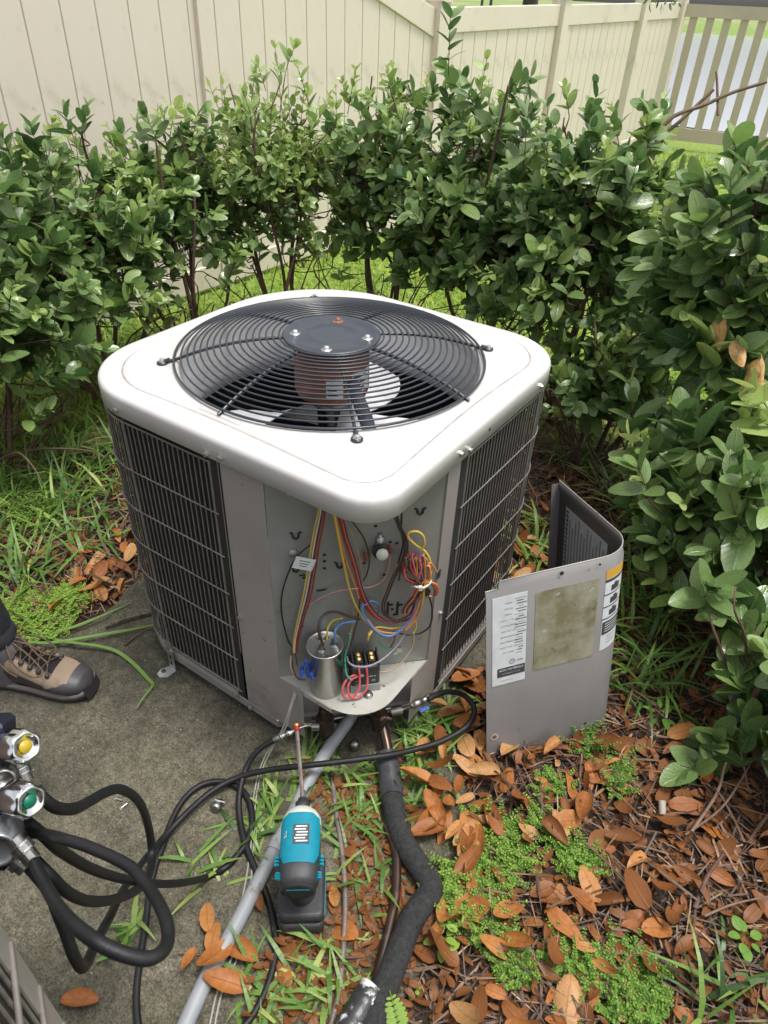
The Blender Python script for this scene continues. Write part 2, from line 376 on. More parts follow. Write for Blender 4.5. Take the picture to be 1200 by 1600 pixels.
posts = [(-.72, 2.0), (1.23, 2.0), (3.37, 1.34), (5.33, 1.395), (7.28, 1.43), (8.52, 1.46)]
for i, (s_, zt) in enumerate(posts):
    w = .08 if i == 1 else .127
    mb = MB(); mb.box(fp(s_, .0, (zt-.15)/2), (w, .127 if i != 1 else .07, zt+.15), FR); p_ = obj('post', mb, M['fence'], fence)
    mb = MB(); c = fp(s_, 0, zt); mb.box(c+Vector((0, 0, .006)), (w+.022, .15, .022), FR); mb.add([c+FR@Vector(v) for v in ((-w/2, -.06, .017), (w/2, -.06, .017), (w/2, .06, .017), (-w/2, .06, .017), (0, 0, .05))], [(0, 1, 4), (1, 2, 4), (2, 3, 4), (3, 0, 4)])
    obj('post_cap', mb, M['fence'], p_)
for (a, wa), (b, wb) in zip([(p[0], .064) for p in posts[:-1]], [(p[0], .064) for p in posts[1:]]):
    wa = .041 if a == 1.23 else .064; wb = .041 if b == 1.23 else .064
    if b < 1.3: rail(a+wa, b-wb, .15, zf=(1.94, 1.94))
    elif b < 3.5: rail(a+wa, b-wb, .165, zf=(top(1.27), top(3.3)+.01))
    else: rail(a+wa, b-wb, .152, zf=(top(a+.02), top(b-.02)))
    rail(a+wa, b-wb, .13, z0=-.07)
# picket fence turning off at the far corner
PF = np.array([-1.93, 9.16]); pa = math.radians(9); PDir = np.array([math.cos(pa), math.sin(pa)]); PN = np.array([math.sin(pa), -math.cos(pa)])
PR = Matrix((Vector((*PDir, 0)), Vector((*PN, 0)), Vector((0, 0, 1)))).transposed()
def pp(s_, off, z): q = PF+PDir*s_+PN*off; return Vector((q[0], q[1], z))
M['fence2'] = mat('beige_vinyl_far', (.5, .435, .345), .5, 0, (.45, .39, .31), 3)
pick = thing('picket_fence', 'tan picket fence with open gaps in front of the bright pond at the upper right', 'fence', pp(1.2, 0, -.1))
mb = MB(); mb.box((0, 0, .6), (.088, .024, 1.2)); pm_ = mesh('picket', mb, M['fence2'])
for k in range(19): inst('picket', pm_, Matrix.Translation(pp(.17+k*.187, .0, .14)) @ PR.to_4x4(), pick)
for z, h in ((1.335, .125), (.07, .14)):
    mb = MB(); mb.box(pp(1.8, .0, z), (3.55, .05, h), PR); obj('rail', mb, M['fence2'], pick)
for s_ in (3.64,):
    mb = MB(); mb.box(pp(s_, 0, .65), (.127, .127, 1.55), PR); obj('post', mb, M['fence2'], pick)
# ------------------------------------------------------------ air conditioner
H = .395
ac = thing('air_conditioner', 'white-topped square outdoor air conditioner with its corner panel off and wiring exposed', 'air conditioner', (0, 0, SZ))
def rrect(hw, rads, n=24, off=0):
    """rounded rectangle, corners in order (+,-) near, (+,+) right, (-,+) back, (-,-) left ; counter-clockwise"""
    out = []
    for (sx, sy), r, a0 in zip(((1, -1), (1, 1), (-1, 1), (-1, -1)), rads, (-90, 0, 90, 180)):
        r = max(r+off, .001); c = ((hw+off-r)*sx, (hw+off-r)*sy)
        for k in range(n+1):
            a = math.radians(a0+90*k/n); out.append((c[0]+r*math.cos(a), c[1]+r*math.sin(a)))
    return out
def resamp(poly, n, start_ang=None):
    P_ = [Vector(p) for p in poly]; P_.append(P_[0]); d = [0]
    for a, b in zip(P_, P_[1:]): d.append(d[-1]+(b-a).length)
    out = []; j = 0
    for k in range(n):
        t = d[-1]*k/n
        while d[j+1] < t: j += 1
        u = (t-d[j])/max(1e-9, d[j+1]-d[j]); out.append(P_[j].lerp(P_[j+1], u))
    return out
RAD = (.075, .16, .29, .19)
# lid: flange, rolled edge, deck with pressed groove, rising lip and venturi
def byang(poly, n=144):
    """polygon radius at equal polar angles (star-shaped about the centre)"""
    res = []; P_ = poly+[poly[0]]
    for k in range(n):
        a = 2*math.pi*k/n-math.pi/4; d = Vector((math.cos(a), math.sin(a)))
        for p, q in zip(P_, P_[1:]):
            p = Vector(p); q = Vector(q); e = q-p; den = d.x*e.y-d.y*e.x
            if abs(den) < 1e-12: continue
            t = (p.x*e.y-p.y*e.x)/den; u = (p.x*d.y-p.y*d.x)/den
            if t > 0 and -1e-6 <= u <= 1+1e-6: res.append(d*t); break
    return res
O = byang(rrect(.405, RAD))
N_ = len(O)
def lp(off, z): return [(p.x*(1+off/p.length), p.y*(1+off/p.length), z) for p in O]
def circ(r, z): return [(r*math.cos(2*math.pi*k/N_-math.pi/4), r*math.sin(2*math.pi*k/N_-math.pi/4), z) for k in range(N_)]
def blend(a, b, t): return [tuple((1-t)*np.array(p)+t*np.array(q)) for p, q in zip(a, b)]
loops = [lp(-.003, .677), lp(0, .678), lp(0, .7125), lp(-.0006, .7175), lp(-.0028, .7218), lp(-.0066, .7245), lp(-.012, .7256), lp(-.024, .7260),
         lp(-.046, .7265), lp(-.0475, .7262), lp(-.0495, .7236), lp(-.0515, .7236), lp(-.0535, .7272), lp(-.057, .728)]
inner = circ(.352, .7295)
base = lp(-.058, .728); 
for t in (.35, .7): 
    loops.append([(1-t)*np.array(p)+t*np.array(q) if math.hypot(*p[:2]) > .36 else np.array(p) for p, q in zip(base, inner)])
def lim(L_, r, z):
    return [(p[0], p[1], z) if math.hypot(p[0], p[1]) <= r else tuple(c) for p, c in zip(L_, circ(r, z))]
loops.append(lim(base, .352, .7295)); loops.append(circ(.343, .732)); loops += [circ(.336, .7335), circ(.330, .7315), circ(.327, .725), circ(.326, .70)]
mb = MB(); mb.loft(loops); lid = obj('lid', mb, M['lid'], ac)
mb = MB(); mb.loft([lp(-.0478, .7252), lp(-.0493, .7245), lp(-.0517, .7245), lp(-.0532, .7258)]); obj('pressed_groove', mb, mat('dirt_in_groove', (.22, .20, .18), .8, 0, (.36, .34, .32), 25), lid)
mb = MB(); mb.loft([circ(.3255, .701), circ(.3245, .66), circ(.322, .60), circ(.326, .57), circ(.34, .555)])
mb.loft([circ(.3400, .554), circ(.3262, .57), circ(.3262, .60), circ(.3285, .66), circ(.3285, .701)]); obj('venturi_ring', mb, M['venturi'], lid)

# fan guard
dome = lambda r: .7405+.0415*(1-((max(r, .105)-.105)/.232)**2.1)
gd = obj('fan_guard', MB().lathe([(.098, .778), (.106, .778), (.107, .781), (.104, .784), (.097, .7835), (.092, .7805), (.05, .7805), (.0485, .7815), (.046, .7805), (0.0001, .7808)], n=48, caps=False), M['hub'], ac)
def ring_mesh(r, wr=.0019, n=72):
    m_ = MB(); m_.tube([(r*math.cos(2*math.pi*k/n), r*math.sin(2*math.pi*k/n), dome(r)) for k in range(n)], wr, 5, closed=True); return m_
R0 = [.1135+.0139*k for k in range(16)]+[.337]
for r in R0: obj('guard_ring', ring_mesh(r, .0029 if r > .33 else .0022), M['blackm'], gd)
PH = math.radians(-45)
for k in range(8):
    a = PH+k*math.pi/4; d = Vector((math.cos(a), math.sin(a), 0)); rr_ = np.linspace(.095, .352 if k % 2 == 0 else .346, 14)
    m_ = MB(); m_.tube([d*r+Vector((0, 0, dome(min(r, .345))-.0042)) for r in rr_], .0042 if k % 2 else .0036, 6); obj('guard_spoke', m_, M['blackm'], gd)
    if k % 2 == 0:
        m_ = MB(); c = d*.3616+Vector((0, 0, .7295)); m_.lathe([(.0115, 0), (.0115, .004), (.004, .0045)], c, n=16); m_.tube([d*.345+Vector((0, 0, .738)), d*.362+Vector((0, 0, .7325))], .005, 6)
        tb = obj('mounting_tab', m_, M['blackm'], gd)
        m_ = MB(); m_.lathe([(.0085, .0045), (.0085, .006), (.0055, .0065), (.0055, .0105), (.0001, .012)], c, n=6, smooth=False); obj('screw', m_, M['steel'], tb)
for a in (-2.548, .444, -1.046, 2.042):
    c = Vector((.079*math.cos(a), .079*math.sin(a), .7802)); m_ = MB(); m_.lathe([(.0125, 0), (.011, .0012), (.0075, .0016), (.0075, .004), (.005, .0075), (.0001, .0085)], c, n=12)
    obj('hub_bolt', m_, M['steel'] if a != 2.042 else M['rust'], gd)
# motor
m_ = MB(); m_.lathe([(.0001, .776), (.075, .776), (.083, .768), (.084, .66), (.080, .648), (.065, .642), (.0001, .640)], n=40); mot = obj('fan_motor', m_, M['rust'], ac)
m_ = MB(); m_.lathe([(.058, .640), (.058, .628), (.03, .62), (.02, .60), (.014, .60), (.014, .56), (.0001, .56)], n=28); obj('motor_shaft', m_, M['steel'], mot)
def arc_label(a0, a1, z0, z1, r, m__, par, nm='motor_label'):
    q = MB(); n_ = 8; A = [a0+(a1-a0)*k/n_ for k in range(n_+1)]
    q.loft([[(r*math.cos(a), r*math.sin(a), z0) for a in A], [(r*math.cos(a), r*math.sin(a), z1) for a in A]], closed=False); return obj(nm, q, m__, par)
l1 = arc_label(-1.06, -.62, .668, .715, .0848, M['white_label'], mot)
l2 = arc_label(-.38, .35, .672, .722, .0848, M['white_label'], mot)
for lab, a0, a1, zz in ((l1, -1.02, -.66, (.678, .690, .702)), (l2, -.34, .3, (.684, .698, .712))):
    for z in zz: arc_label(a0, a0+(a1-a0)*(.6+.4*rnd.random()), z-.003, z+.002, .0852, M['ink'], lab, 'print_line')
# blades
for k in range(3):
    q = MB(); a0 = math.radians(-26+120*k); rows = []
    for i in range(9):
        u = i/8; r = .035+u*.265; w = math.radians(46)*(.55+.45*math.sin(u*2.6)); row = []
        for j in range(9):
            v = j/8-.5; a = a0+v*2*w*.62+.35*u; z = .595+.062*v*(1.15-.35*u)-.02*(v*v)*4*.4
            row.append((r*math.cos(a), r*math.sin(a), z))
        rows.append(row)
    rows2 = [[(x, y, z-.002) for x, y, z in row] for row in rows]
    q.loft(rows, closed=False); q.loft(rows2[::-1], closed=False); obj('fan_blade', q, M['alu'], ac)
# motor lead in flexible conduit to the near corner
q = MB(); q.tube(crom([P(541, 560, .715), P(546, 585, .705), P(556, 615, .69), P(568, 645, .675), P(580, 680, .662), P(588, 702, .655)]), .0150, 12); obj('motor_lead', q, M['hub'], ac)

# coil and inner base
cl = byang(rrect(.380, (.05, .20, .28, .15)))
wall = lambda z, o=0: [(p.x*(1+o/p.length), p.y*(1+o/p.length), z) for p in cl]
q = MB(); cl_ = [p for p in cl]
keep = [p for p in cl if not (p.x > .05 and p.y < -.05 and p.x-p.y > .40)]
# coil path from left plate round the back to the right plate
i0 = max(range(len(cl)), key=lambda i: 0)
keep = [p for p in keep if p.x-p.y < .56]
path = sorted(keep, key=lambda p: (math.atan2(p.y, p.x)+math.pi/4) % (2*math.pi))
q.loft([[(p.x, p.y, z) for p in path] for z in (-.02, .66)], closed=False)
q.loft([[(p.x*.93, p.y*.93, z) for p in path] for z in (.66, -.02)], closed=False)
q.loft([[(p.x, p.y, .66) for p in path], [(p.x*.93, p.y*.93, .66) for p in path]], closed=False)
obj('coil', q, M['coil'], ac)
q = MB(); pan = rrect(.395, (.085, .16, .22, .17), 8); pan = [p for p in pan if p[0]-p[1] < .53]
# chamfered near corner
i = min(range(len(pan)), key=lambda i: 0)
pan2 = [(.395, -.137)]+[p for p in pan if (p[1] > -.137 and p[0] > 0) or p[0] <= 0 or p[1] > 0]
pan2 += [(.137, -.395)]
def ordered(pp_): return sorted(pp_, key=lambda p: (math.atan2(p[1], p[0])+math.pi/4) % (2*math.pi))
pan2 = ordered(pan2)
sc = lambda k, z: [(p[0]*k, p[1]*k, z) for p in pan2]
q.loft([sc(.97, -.052), sc(1, -.052), sc(1.004, -.024), sc(.985, -.022), sc(.985, -.036)], cap0=True, cap1=True, smooth=False); obj('base_pan', q, M['panel'], ac)
for x, y in ((.28, -.2), (-.28, -.26), (.27, .27), (-.2, .2)):
    q = MB(); q.lathe([(.03, SZ), (.03, -.052)], (x, y, 0), n=12); obj('rubber_foot', q, M['dark'], ac)
# drip lip below the open corner
q = MB(); q.tube([(.137, -.397, -.024), (.20, -.36, -.03), (.25, -.30, -.03), (.32, -.22, -.03), (.397, -.137, -.024)], .003, 5); obj('pan_edge', q, M['steel'], ac)

# sheet panels
def bent(xs_, z0, z1, face, th=.0012, m__=M['panel'], nm='side_panel', par=ac):
    q = MB(); a, b = xs_
    if face == 'L': q.sheet([(a, -H, z0), (b, -H, z0), (b, -H, z1), (a, -H, z1)], th)
    else: q.sheet([(H, a, z0), (H, b, z0), (H, b, z1), (H, a, z1)], th)
    return obj(nm, q, m__, par)
bent((.044, .1515), .143, .70, 'L'); bent((.037, .221), -.022, .1428, 'L', nm='lower_panel')
bent((-.1545, -.106), .143, .70, 'R', nm='corner_post'); bent((-.221, -.106), -.022, .1428, 'R', nm='lower_panel')
bent((.012, .0435), -.02, .69, 'L', m__=M['dark'], nm='seal_strip'); bent((-.1055, -.078), -.02, .69, 'R', m__=M['dark'], nm='seal_strip')
# slight return flange at the right post
q = MB(); q.sheet([(.3945, -.1548, .143), (.3945, -.1548, .70), (.372, -.145, .70), (.372, -.145, .143)], .001); obj('post_flange', q, M['ctrl'], ac)
q = MB(); q.tube([(.041, -.3985, .155), (.041, -.3985, .70)], .0012, 4); obj('panel_hem', q, M['steel'], ac)
# recessed control plate across the corner
A_, B_ = Vector((.152, -.3945, 0)), Vector((.3945, -.153, 0))
cdir = (B_-A_).normalized(); cn = Vector((cdir.y, -cdir.x, 0))          # cn points out to the camera
def cp(u, z, o=0): p = A_+cdir*(u*(B_-A_).length)+cn*o; return Vector((p.x, p.y, z))
q = MB(); q.sheet([cp(0, .143), cp(1, .143), cp(1, .70), cp(0, .70)], -.001); ctrl = obj('control_plate', q, M['ctrl'], ac)
q = MB(); q.sheet([cp(0.02, .50, .0005), cp(.02, .15, .0005), cp(.028, .15, .0035), cp(.028, .50, .0035)], .001)
for u, z, w, h in ((.10, .60, .012, .003), (.30, .46, .03, .003)): pass
CR = Matrix((cdir, Vector((0, 0, 1)), cn)).transposed()
def PC(x, y, off=.003):
    """photo pixel -> point at distance off in front of the control plate"""
    d = Vector(ray(x, y)); c = Vector(CAM); a = A_+cn*off; t = (a-c).dot(cn)/d.dot(cn); return c+d*t
def slot(x, y, w, h, nm='slot_hole', ang=0):
    q = MB(); R_ = CR @ Matrix.Rotation(ang, 3, 'Z'); q.box(PC(x, y, .0012), (w, h, .0006), R_); return obj(nm, q, M['dark'], ctrl)
for x, y in ((507, 867), (507, 877), (507, 888), (475, 903), (533, 851), (600, 898), (587, 822), (610, 847), (620, 849), (472, 979), (569, 880)): slot(x, y, .006, .005)
slot(503, 922, .022, .004, ang=.1); slot(472, 899, .012, .003)
for x, y in ((462, 836), (531, 882), (657, 798), (462, 888)):       # hooked wire lances
    q = MB(); c = PC(x, y, .0016); q.tube([c+CR@Vector(v) for v in ((-.011, .006, 0), (-.006, .004, 0), (-.005, -.005, .001), (0, -.009, .002), (.005, -.005, .001), (.006, .004, 0), (.011, .006, 0))], .0022, 5); obj('wire_hook', q, M['dark'], ctrl)
for x in (606, 621):
    q = MB(); R_ = CR; c = PC(x, 950, .0012); q.box(c, (.005, .036, .0008), R_); q.box(c+R_@Vector((.005, .009, .0002)), (.012, .006, .0008), R_); q.box(c+R_@Vector((-.003, -.019, .0002)), (.012, .005, .0008), R_); obj('slot_hole', q, M['dark'], ctrl)
slot(613, 952, .006, .006)
# notches in the right post
for x, y, w, h in ((686, 897, .012, .022),):
    d = ray(x, y); t = (H+.0018-CAM[0])/d[0]; c = CAM+d*t; q = MB(); q.box(c, (.001, w, h)); obj('post_notch', q, M['dark'], ac)
for x, y in ((664, 925),):
    q = MB(); q.lathe([(.012, 0), (.0125, .001)], PC(x, y, .0012), cn, n=10); obj('knockout_hole', q, M['dark'], ctrl)
# hex screws
def hexs(c, n_, r=.0055, par=ac):
    q = MB(); q.lathe([(r*1.35, 0), (r*1.35, .0012), (r, .0014), (r, .006), (r*.7, .0066)], c, n_, n=6, smooth=False); return obj('screw', q, M['steel'], par)
def onf(x, y, face, off=.0):
    d = ray(x, y); t = ((-H-off-CAM[1])/d[1]) if face == 'L' else ((H+off-CAM[0])/d[0]); return Vector(CAM+d*t)
for x, y, o in ((181, 640, .01), (323, 709, .01), (345, 715, .01), (376, 964, .001), (369, 1085, .003), (392, 1105, .003), (268, 1017, .01)): hexs(onf(x, y, 'L', o), (0, -1, 0))
for x, y, o in ((720, 709, .01), (734, 703, .01), (845, 604, .01), (688, 957, .001), (687, 1082, .003)): hexs(onf(x, y, 'R', o), (1, 0, 0))
q = MB(); q.lathe([(.004, 0), (.004, .0005)], onf(765, 671, 'R', .0101), (1, 0, 0), n=8); obj('screw_hole', q, M['dark'], lid)
# wire grilles
ZT, ZB = .6589, .0021
zf = [0, .178, .345, .505, .665, .825, 1]
def vz(k): return ZT+(ZB-ZT)*zf[k]
q = MB(); q.tube([(0, 0, 0), (0, 0, ZT-ZB)], .00165, 5, smooth=True); vmesh = mesh('wire', q, M['wire'])
q = MB(); q.tube([(0, 0, 0), (0, 0, ZT-ZB+.01)], .0034, 6, smooth=True); fmesh = mesh('frame_wire', q, M['wire'])
def grille(pts2, par, name='wire_grille', nub=True):
    """pts2: polyline in plan; vertical wires along it, horizontals following it"""
    L_ = [Vector((p[0], p[1])) for p in pts2]; d = [0]
    for a, b in zip(L_, L_[1:]): d.append(d[-1]+(b-a).length)
    def ptat(t):
        j = 0
        while j < len(d)-2 and d[j+1] < t: j += 1
        return L_[j].lerp(L_[j+1], (t-d[j])/(d[j+1]-d[j]))
    hw = MB()
    e = .0033
    g_ = None
    for k in (0,):
        hw.tube([(p.x, p.y, vz(k)) for p in L_], .0024, 5)
    g_ = obj(name, hw, M['wire'], par)
    for k in range(1, 7):
        q = MB(); out = [Vector((p.x, p.y)).normalized()*.003 for p in L_]
        pts = [Vector((p.x+o.x, p.y+o.y, vz(k)+rnd.uniform(-.001, .001))) for p, o in zip(L_, out)]
        if nub:
            a, b = pts[0], pts[1]; pts[0] = a-(b-a).normalized()*.012
            a, b = pts[-1], pts[-2]; pts[-1] = a-(b-a).normalized()*.012
        q.tube(pts, .0018, 5); obj('cross_wire', q, M['wire'], g_)
    n_ = max(2, round(d[-1]/.0146))
    for k in range(1, n_):
        p = ptat(d[-1]*k/n_); inst('wire', vmesh, Matrix.Translation((p.x, p.y, ZB+wm(par).translation.z*0)), g_)
    for t in (0, d[-1]):
        p = ptat(t); inst('frame_wire', fmesh, Matrix.Translation((p.x, p.y, ZB-.005)), g_)
grille([(-.232, -.395), (.015, -.395)], ac)
grille([(.395, -.076), (.395, .2616)], ac)
out = rrect(.395, (.085, .133, .30, .163), 10)
oo = sorted(out, key=lambda p: (math.atan2(p[1], p[0])+math.pi/4) % (2*math.pi))
grille([(.395, .262)]+[p for p in oo if p[1] > .263 or p[0] < -.24][:]+[(-.2325, -.395)], ac)
# slotted foot bracket at the left
q = MB(); c = P(265, 1045, -.05)
fa = onf(262, 1003, 'L', .006); fb = Vector((fa.x+.006, fa.y-.006, SZ+.004))
xh = Vector((1, 0, 0)); wv = .011
q.add([fa-xh*wv, fa+xh*wv, fb+xh*wv, fb-xh*wv]+[p+Vector((0, .002, 0)) for p in (fa-xh*wv, fa+xh*wv, fb+xh*wv, fb-xh*wv)], [(0, 1, 2, 3), (7, 6, 5, 4), (0, 4, 5, 1), (1, 5, 6, 2), (2, 6, 7, 3), (3, 7, 4, 0)])
br = obj('foot_bracket', q, M['steel'], ac)
q = MB(); tip = fb+Vector((-.012, -.028, 0)); poly = [(fb.x-wv-.002, fb.y), (fb.x-wv-.012, fb.y-.02), (fb.x-wv-.008, fb.y-.036), (fb.x-.004, fb.y-.04), (fb.x+.012, fb.y-.028), (fb.x+wv+.003, fb.y)]
q.prism(poly, SZ+.0015, SZ+.004); obj('bracket_foot', q, M['steel'], br)
for k in range(3):
    p = fa.lerp(fb, .35+.22*k); q = MB(); q.box(p+Vector((0, -.0006, 0)), (.005, .0006, .013)); obj('bracket_slot', q, M['dark'], br)
q = MB(); q.lathe([(.006, 0), (.006, .003), (.0001, .006)], (fb.x-.012, fb.y-.02, SZ+.004), n=8); obj('anchor_screw', q, M['hub'], br)

# shelf
sh_o = [(.1535, -.3935), (.30, -.393)]
cc = (.395-.10, -.395+.10)
sh_o += [(cc[0]+.0975*math.cos(math.radians(a)), cc[1]+.0975*math.sin(math.radians(a))) for a in range(-80, 1, 8)]+[(.3935, -.155)]
q = MB(); q.prism(sh_o, .1395, .1415); q.sheet([(.165, -.394, .127), (.30, -.394, .127), (.30, -.394, .14), (.165, -.394, .14)], -.001)
sh_ = obj('shelf', q, M['shelf'], ac)
# top wiring block tucked under the lid
q = MB(); q.box(cp(.36, .683, .035), (.17, .02, .03), CR); q.box(cp(.62, .686, .03), (.09, .014, .02), CR); tb = obj('terminal_block', q, M['white_label'], ac)
for k in range(9):
    q = MB(); q.box(cp(.16+.052*k, .683, .0512), (.006, .014, .001), CR); obj('terminal', q, M['ink'] if k % 2 else M['brass'], tb)
# capacitor
cb = Vector((.253, -.352, .1418)); cax = Vector((.0, -.02, 1)).normalized()
q = MB(); q.lathe([(.035, 0), (.0375, .003), (.0375, .132), (.0395, .134), (.0395, .137), (.0365, .1365), (.035, .1345), (.0001, .1345)], cb, cax, n=40); cap = obj('capacitor', q, M['cap'], ac)
for dx, dy in ((.004, -.016), (-.014, .008), (.016, .010)):
    c = cb+cax*.1345+Vector((dx, dy, 0)); q = MB(); q.lathe([(.0085, 0), (.0085, .003), (.005, .0035), (.005, .006)], c, cax, n=10)
    for s_ in (-1, 1): q.box(c+Vector((s_*.0035, 0, .012)), (.0012, .007, .014))
    obj('terminal', q, M['nickel'], cap)
# contactor
k0 = PC(570, 1018, .045); k0.z = .185
q = MB(); q.box(k0+Vector((0, 0, -.032)), (.066, .02, .05), CR); obj('contactor_bracket', q, M['ctrl'], ac)
q = MB(); q.box(k0+Vector((0, 0, .0)), (.062, .070, .045), CR, bev=.003)
q.box(k0+CR@Vector((0, .012, -.006)), (.05, .012, .05), CR)
for s_ in (-1, 1):
    q.box(k0+CR@Vector((s_*.014, .034, .0)), (.014, .022, .032), CR); q.box(k0+CR@Vector((s_*.0275, .036, .0)), (.003, .03, .034), CR)
q.box(k0+CR@Vector((0, .036, 0)), (.003, .03, .034), CR)
con = obj('contactor', q, M['blackplastic'] if 'blackplastic' in M else M['toolblack'], ac)
for s_ in (-1, 1):
    for o in (-.004, .008):
        q = MB(); q.lathe([(.0055, 0), (.0055, .003), (.003, .0035)], k0+CR@Vector((s_*.014, .046, o)), CR@Vector((0, 1, .3)), n=8); obj('terminal', q, M['brass'], con)
for t_, (a, b), sz in (('120/240', (-.012, .012), .0045), ('50/60 Hz', (.013, .010), .004), ('L1', (-.02, -.002), .005), ('T1', (-.02, -.012), .005), ('30A', (.016, -.004), .005), ('COIL 24V', (.0, -.018), .004)):
    Mt = Matrix.Translation(k0+CR@Vector((a, b+.002, .0292))) @ CR.to_4x4(); text(t_, sz, Mt, M['white_label'], con)
# pressure switch/round relay on the plate
for q_, (x, y) in (((0), (593, 858)),):
    c = PC(x, y, .002); q = MB(); q.lathe([(.013, 0), (.013, .010), (.0165, .012), (.0165, .016), (.0125, .017), (.0125, .03)], c, cn+Vector((0, 0, .35)), n=20); sw = obj('pressure_switch', q, M['toolblack'], ac)
    q = MB(); q.lathe([(.0122, .03), (.012, .0315), (.0001, .0318)], c, cn+Vector((0, 0, .35)), n=20); obj('switch_face', q, M['offwhite'], sw)
    q = MB(); q.lathe([(.011, 0), (.008, .006), (.008, .02), (.004, .02), (.004, .03)], c+Vector((0, 0, .012)), (0, 0, 1), n=10); obj('switch_stem', q, M['nickel'], sw)
    for s_ in (-1, 1):
        q = MB(); q.box(c+CR@Vector((s_*.02, .0, .008)), (.012, .008, .003), CR); obj('spade_terminal', q, M['nickel'], sw)
# ------------------------------------------------------------ wiring in the open corner (parts of the air conditioner)
def wmat(n, c): return mat('wire_'+n, c, .42)
WC = {k: wmat(k, v) for k, v in dict(yellow=(.52, .36, .06), red=(.22, .035, .028), brown=(.06, .035, .028), orange=(.55, .2, .05), blue=(.08, .19, .42), pink=(.55, .25, .24), purple=(.24, .13, .35), black=(.012, .012, .012), white=(.5, .48, .42), grey=(.2, .2, .23), green=(.04, .3, .2), tan=(.3, .22, .14), rose=(.55, .10, .11), olive=(.42, .30, .03)).items()}
def wire(col, pts, r=.0019, k=6, nm=None):
    """pts: (x, y, offset) photo pixels on a plane parallel to the control plate"""
    q = MB(); q.tube(crom([PC(*p) for p in pts], k), r*.86, 6); return obj(nm or col+'_wire', q, WC[col], ac)
# left loom, top to bottom
for j, (c, dx) in enumerate((('yellow', 0), ('white', 4), ('red', 8), ('red', 12), ('brown', 7))):
    wire(c, [(500+dx*.7, 790, .03), (494+dx, 815, .03), (487+dx, 850, .028), (481+dx, 890, .026), (474+dx, 930, .024), (466+dx*.8, 965, .022), (459+dx*.6, 1000, .022), (459+dx*.4, 1020, .03)], .0021)
wire('black', [(484, 852, .015), (462, 872, .014), (447, 905, .01), (440, 935, .008), (441, 965, .008), (450, 1000, .014), (459, 1015, .02), (465, 1040, .05)], .0020)
wire('brown', [(455, 1015, .03), (458, 1045, .05), (466, 1060, .06), (478, 1062, .065)], .0022)
wire('tan', [(456, 1018, .03), (454, 1040, .05), (460, 1055, .055)], .002)
# central loom
wire('yellow', [(521, 800, .034), (529, 840, .036), (537, 880, .034), (546, 920, .03), (558, 950, .028), (575, 975, .024), (600, 988, .022)], .0028)
wire('orange', [(523, 800, .03), (530, 835, .03), (542, 880, .028), (553, 910, .026), (561, 935, .024)], .0022)
for j in range(4):
    wire(('red', 'red', 'rose', 'brown')[j], [(527+2.2*j, 800, .026), (537+2*j, 840, .026), (550+2*j, 880, .026), (560+1.5*j, 915, .026), (566+3*j, 940, .024), (580+3*j, 960, .024), (602+2*j, 972, .026), (625, 971-j, .03), (643+j, 955, .034), (652, 920+4*j, .034), (662, 900, .03)], .0021)
wire('tan', [(533, 805, .022), (552, 840, .022), (563, 880, .022), (566, 915, .02), (562, 935, .018)], .0016)
wire('brown', [(548, 812, .014), (568, 840, .012), (577, 870, .012), (574, 895, .012), (565, 915, .012), (560, 960, .014), (553, 990, .02), (548, 1010, .03)], .0020)
wire('pink', [(609, 862, .012), (608, 885, .012), (600, 905, .012), (580, 917, .012), (550, 920, .03), (520, 926, .014), (495, 938, .012), (474, 955, .012), (464, 985, .018)], .0014)
wire('grey', [(545, 906, .008), (510, 922, .008), (485, 945, .008), (468, 975, .012)], .0013)
for x, y in ((609, 858), (570, 870)):
    q = MB(); q.tube([PC(x-1, y-6, .012), PC(x+1, y+6, .012)], .0032, 8); obj('crimp_connector', q, WC['red'], ac)
# right brown pair
for o in (0, 4): wire('brown', [(613+o, 795, .03), (622+o, 822, .03), (633+o, 848, .03), (628+o, 875, .028), (614+o, 900, .028), (604+o, 925, .028), (597+o, 945, .028), (600+o, 960, .028), (618+o, 970, .03), (640, 966, .034), (652, 945, .036)], .0026)
wire('black', [(628, 795, .03), (627, 830, .028), (630, 850, .026), (622, 880, .026)], .0022)
# coil of spare wires with cable tie
wire('yellow', [(660, 930, .04), (668, 900, .042), (672, 878, .042), (664, 862, .042), (650, 852, .044), (640, 843, .046), (637, 836, .046), (642, 831, .046), (653, 831, .046), (661, 838, .046), (663, 850, .045), (658, 860, .044)], .0031)
bund = [('brown', 634, 868), ('red', 636, 872), ('orange', 640, 866), ('yellow', 648, 872), ('orange', 643, 874), ('purple', 652, 862), ('rose', 656, 866), ('grey', 668, 874), ('orange', 671, 876), ('tan', 664, 872), ('black', 646, 880), ('white', 666, 880), ('rose', 633, 880), ('red', 638, 864), ('brown', 641, 870), ('orange', 660, 868), ('purple', 650, 876), ('yellow', 655, 880), ('red', 630, 876), ('orange', 668, 884), ('rose', 645, 862), ('brown', 631, 884), ('grey', 662, 862)]
for j, (c, x, y) in enumerate(bund):
    o = .03+.018*rnd.random(); bx_, by_ = 655+rnd.uniform(-7, 9), 915+rnd.uniform(-3, 5); e = rnd.uniform(-1, 1)
    if j % 2 == 0:
        wire(c, [(x+12, y+18, o-.01), (x+2, y+4, o), (x-1, y+8, o+.004), (x+2, y+24, o+.006), (bx_, by_, o+.004), (646+6*e, 935, o+.002), (634+5*e, 950, o), (632+4*e, 958, o)], .0024)
    else:
        wire(c, [(x-8, y+22, o-.01), (x-3, y+3, o), (x+3, y+2, o+.004), (x+4, y+22, o+.006), (bx_, by_, o+.006), (655+4*e, 945, o+.002), (646+4*e, 968, o), (628+6*e, 985, o)], .0024)
